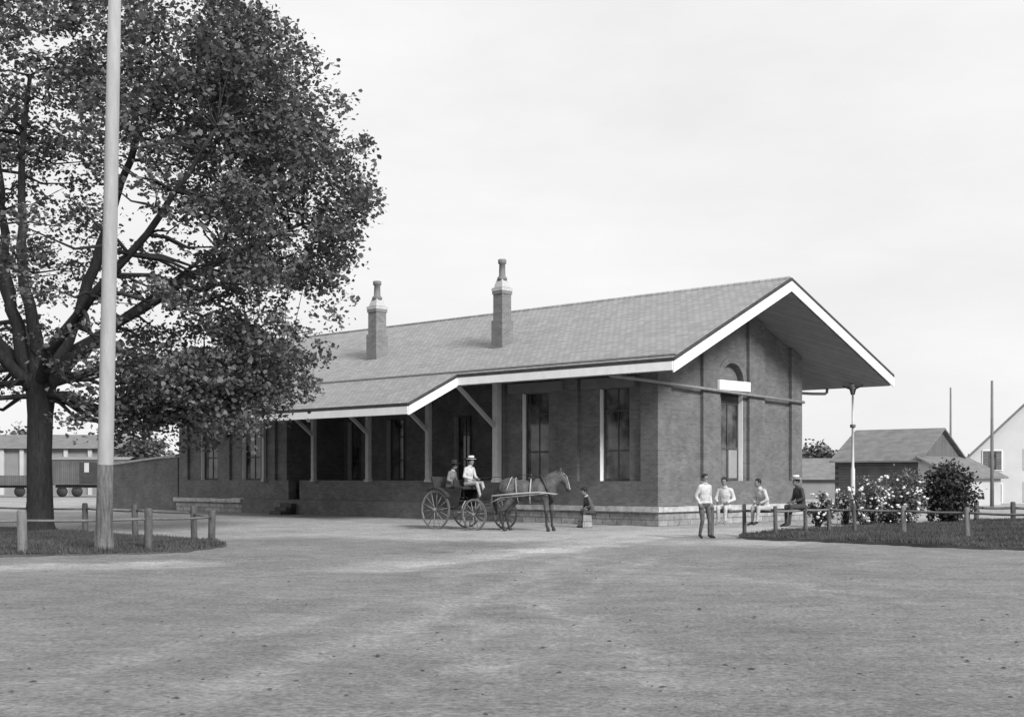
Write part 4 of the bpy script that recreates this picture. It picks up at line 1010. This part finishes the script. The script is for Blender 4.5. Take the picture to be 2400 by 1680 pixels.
# body: cut under tub with sides, rear seat box, front toe board and dash
mb = MB(); mb.prism([(-.38, -.42), (1.55, -.42), (1.55, .42), (-.38, .42)], .84, .90)
for s_ in (-1, 1):
    mb.add([(-.34, .42*s_, .70), (.66, .42*s_, .70), (.80, .42*s_, 1.22), (-.44, .44*s_, 1.30), (-.34, .39*s_, .70), (.66, .39*s_, .70), (.80, .39*s_, 1.22), (-.44, .41*s_, 1.30)], [(0,1,2,3),(7,6,5,4),(3,2,6,7),(1,5,6,2),(0,3,7,4)])
mb.box((-.42, -.39, .88), (-.38, .39, 1.30)); mb.build('body', 'buggy', bug, bevel=.008)
mb = MB(); mb.box((-.36, -.39, 1.14), (.10, .39, 1.24)); st = mb.build('seat', 'leather', bug, bevel=.02)
mb = MB(); mb.add([(-.36,-.42,1.24),(-.30,-.42,1.24),(-.42,-.44,1.62),(-.48,-.44,1.62),(-.36,.42,1.24),(-.30,.42,1.24),(-.42,.44,1.62),(-.48,.44,1.62)], [(3,2,1,0),(4,5,6,7),(1,2,6,5),(3,7,6,2),(0,4,7,3)]); mb.build('seat_back', 'leather', st)
mb = MB(); mb.box((.48, -.40, 1.22), (.90, .40, 1.32)); st = mb.build('seat', 'leather', bug, bevel=.02)
mb = MB(); mb.box((.46, -.42, 1.32), (.50, .42, 1.52)); mb.build('seat_back', 'leather', st)
mb = MB(); mb.add([(1.50,-.40,.88),(1.53,-.40,.88),(1.74,-.40,1.28),(1.71,-.40,1.28),(1.50,.40,.88),(1.53,.40,.88),(1.74,.40,1.28),(1.71,.40,1.28)], [(3,2,1,0),(4,5,6,7),(1,2,6,5),(3,7,6,2),(0,4,7,3)]); mb.build('dashboard', 'buggy', bug)
mb = MB(); mb.tube([(.98,-.42,.88),(.98,-.56,.72),(1.0,-.60,.55)], .014, 6); mb.box((.88, -.68, .535), (1.12, -.52, .555)); mb.build('step', 'shaft', bug)
for s_ in (-1, 1):
    mb = MB(); R2 = .68
    pts = [(R2*math.cos(a), 0, .6+R2*math.sin(a)) for a in [math.radians(35+k*11) for k in range(9)]]
    for p, q2 in zip(pts, pts[1:]): mb.bar((p[0], s_*TR/2, p[2]), (q2[0], s_*TR/2, q2[2]), .18, .012)
    mb.build('mudguard', 'buggy', bug)
# horse stands in profile; the shafts reach to it from the front axle
HP = Vector((.50, 38.45, 0)); HROT = math.radians(-6)
Fc = RA+Vector((math.cos(PHI), math.sin(PHI), 0))*WB
def to_bug(P_):
    q = P_-RA; c, s_ = math.cos(-PHI), math.sin(-PHI); return Vector((q.x*c-q.y*s_, q.x*s_+q.y*c, P_.z))
def horse_w(x, y_, z): c, s_ = math.cos(HROT), math.sin(HROT); return HP+Vector((x*c-y_*s_, x*s_+y_*c, z))
for s_ in (-1, 1):
    a = Vector((Fc.x+.05, Fc.y+s_*.3, .55))
    pts = [a, a.lerp(horse_w(-1.05, s_*.36, 1.04), .6)+Vector((0,0,.03)), horse_w(-1.05, s_*.38, 1.05), horse_w(-.3, s_*.40, 1.12), horse_w(.35, s_*.40, 1.16), horse_w(.85, s_*.33, 1.10)]
    mb = MB(); mb.tube([to_bug(p) for p in pts], [.028, .028, .027, .026, .024, .018], 8); mb.build('shaft', 'shaft', bug)

def on_bug(x, y_, z=0): c, s_ = math.cos(PHI), math.sin(PHI); return RA+Vector((x*c-y_*s_, x*s_+y_*c, z))
person(on_bug(.70, .02), PHI, 'driver in white shirt and banded straw hat on the buggy front seat',
       {**sit(1.32, .46, .12, .0, .42), 'al': (.62,.12,.96), 'ar': (.62,-.12,.96), 'tl': (.78,.13,.93), 'tr': (.78,-.13,.93), 'kl': (.46,.12,1.42), 'kr': (.46,-.12,1.42)}, sc=1.0, top='shirt', bottom='lightcloth', hat=('boater', 'straw'))
J2 = sit(1.24, .44, .12, .05, .34)
person(on_bug(-.02, -.06), PHI+math.radians(10), 'passenger in grey dress and wide dark hat on the rear seat of the buggy', {**J2, 'al': (.5,.12,.95), 'ar': (.5,-.12,.95), 'tl': (.64,.13,.93), 'tr': (.64,-.13,.93)}, sc=.93*1.0, top='greycloth', bottom='trousers', hat=('wide', 'shoe'))
# the two riders were scaled about the ground: lift the smaller one back on to her seat
for o in bpy.data.objects:
    if o.get('category') == 'person' and 'rear seat' in o.get('label', ''): o.location.z = 1.24*(1-.93)
    if o.get('category') == 'person' and 'pale block' in o.get('label', ''): o.location.z = .42*.05

# ---------------------------------------------------------------- horse
horse = empty('horse', HP, HROT, 'harnessed bay horse standing in profile before the buggy, head to the right', 'horse')
mb = MB()
def hcap(pts, rads, n=12):
    mb.tube(pts, rads, n)
    mb.ell(pts[0], rads[0]*1.0, n=10, m=6); mb.ell(pts[-1], rads[-1]*1.0, n=10, m=6)
mb.ell((-.55, 0, 1.26), (.38, .285, .33)); mb.ell((-.15, 0, 1.20), (.50, .29, .33)); mb.ell((.30, 0, 1.20), (.42, .27, .36)); mb.ell((.52, 0, 1.22), (.30, .23, .33))
mb.ell((.28, 0, 1.42), (.24, .12, .15)); mb.ell((-.62, 0, 1.38), (.25, .22, .18))
hcap([(.52, 0, 1.30), (.74, 0, 1.48), (.93, 0, 1.64)], [.25, .20, .15]); hcap([(.40, 0, 1.44), (.66, 0, 1.62), (.88, 0, 1.73)], [.13, .115, .085])
hcap([(.93, 0, 1.68), (1.04, 0, 1.56), (1.13, 0, 1.36), (1.17, 0, 1.23)], [.12, .12, .082, .07]); mb.ell((1.00, 0, 1.55), (.11, .075, .14))
for s_ in (-1, 1):
    mb.tube([(.94, .06*s_, 1.76), (.945, .075*s_, 1.83), (.955, .07*s_, 1.90)], [.038, .034, .006], 8)
    # fore leg
    x0 = .52 if s_ < 0 else .66
    hcap([(.46, .13*s_, 1.08), (x0, .14*s_, .86), (x0+.01, .13*s_, .52), (x0+.02, .13*s_, .50), (x0+.01, .13*s_, .30), (x0+.02, .13*s_, .16), (x0+.07, .13*s_, .08)], [.15, .09, .058, .056, .036, .042, .048])
    mb.tube([(x0+.08, .13*s_, .0), (x0+.05, .13*s_, .09)], [.068, .05], 12)
    # hind leg: stifle forward, hock backward
    xh = -.74 if s_ < 0 else -.60
    hcap([(-.60, .14*s_, 1.20), (xh+.20, .15*s_, .92), (xh+.04, .14*s_, .70), (xh-.10, .13*s_, .54), (xh-.06, .13*s_, .34), (xh-.02, .13*s_, .16), (xh+.04, .13*s_, .08)], [.22, .145, .085, .058, .038, .042, .048])
    mb.tube([(xh+.05, .13*s_, .0), (xh+.02, .13*s_, .09)], [.068, .05], 12)
def hm(c):
    if c[2] < .62: return 1
    if c[0] > 1.03 and c[2] > 1.24 and abs(c[1]) < .04 and (c[0]-1.05)+(c[2]-1.45)*.45 > 0.03: return 2
    if c[0] > 1.08 and c[2] < 1.27: return 1
    return 0
remeshed(mb, .018, 'body', hm, ['horse', 'horsedark', 'shirt'], horse, None, 6)
mb = MB()
for k in range(26):
    f = k/25; x = .36+.58*f; z = 1.50+.30*f
    mb.tube([(x, 0, z+.02), (x+.02, -.06, z+.02), (x-.01, -.13+.02*random.random(), z-.10-.08*random.random())], [.022, .022, .004], 5)
mb.tube([(.94, 0, 1.80), (1.04, -.01, 1.76), (1.10, 0, 1.64)], [.03, .03, .005], 6); mb.build('mane', 'mane', horse)
mb = MB()
for k in range(12): a = random.uniform(-.05, .05); b_ = random.uniform(-.05, .05); mb.tube([(-.88, 0, 1.34), (-.98, a*.5, 1.22), (-1.02+b_, a, .9), (-.97+b_, a*1.4, .5+random.random()*.12)], [.03, .035, .03, .006], 6)
mb.build('tail', 'mane', horse)
har = MB()
def loop(cx_, tilt, ry, rz, cz_, r=.018):
    har.tube([(cx_+tilt*math.sin(a), ry*math.cos(a), cz_+rz*math.sin(a)) for a in [2*math.pi*k/24 for k in range(25)]], r, 6, cap=False)
loop(.06, .02, .31, .375, 1.20, .022); loop(-.34, -.04, .33, .375, 1.21, .014); loop(-.60, .10, .345, .30, 1.30, .014)
har.build('harness_strap', 'strap', horse)
har = MB(); loop(.56, -.17, .22, .36, 1.26, .05); har.build('collar', 'leather', horse)
har = MB(); har.box((-.02, -.14, 1.555), (.16, .14, 1.60)); har.tube([(.07, -.08, 1.6), (.07, -.08, 1.70)], .015, 6); har.tube([(.07, .08, 1.6), (.07, .08, 1.70)], .015, 6); har.build('saddle_pad', 'leather', horse)
for s_ in (-1, 1):
    har = MB(); har.tube([(.62, .25*s_, 1.14), (.1, .34*s_, 1.08), (-.8, .30*s_, 1.0), (-1.1, .26*s_, .85)], .016, 6); har.build('trace', 'strap', horse)
har = MB(); hh = [(.99, 1.70, .13, .12), (1.13, 1.42, .085, .08)]
for x, z, a, b_ in hh: har.tube([(x+.5*b_*math.sin(t_), a*.78*math.cos(t_), z+b_*.9*math.sin(t_)) for t_ in [2*math.pi*k/16 for k in range(17)]], .011, 5, cap=False)
for s_ in (-1, 1): har.tube([(.98, .10*s_, 1.70), (1.14, .07*s_, 1.42)], .011, 5); har.box((1.02, .088*s_-.006, 1.58), (1.11, .088*s_+.006, 1.67))
har.build('bridle', 'leather', horse)
mb = MB(); pa = [horse_w(1.13, -.07, 1.42), horse_w(.5, -.10, 1.66), horse_w(-.6, -.12, 1.62), on_bug(1.0, -.05, 1.56)]
for s_ in (-1, 1):
    pts = [(Vector((1.13, .075*s_, 1.40))), Vector((.45, .1*s_, 1.66)), Vector((.07, .08*s_, 1.68))]
    c, s2 = math.cos(-HROT), math.sin(-HROT); q = on_bug(1.0, .05*s_, 1.56)-HP; pts.append(Vector((q.x*c-q.y*s2, q.x*s2+q.y*c, q.z))); mb.tube(pts, .008, 5)
mb.build('reins', 'leather', horse)
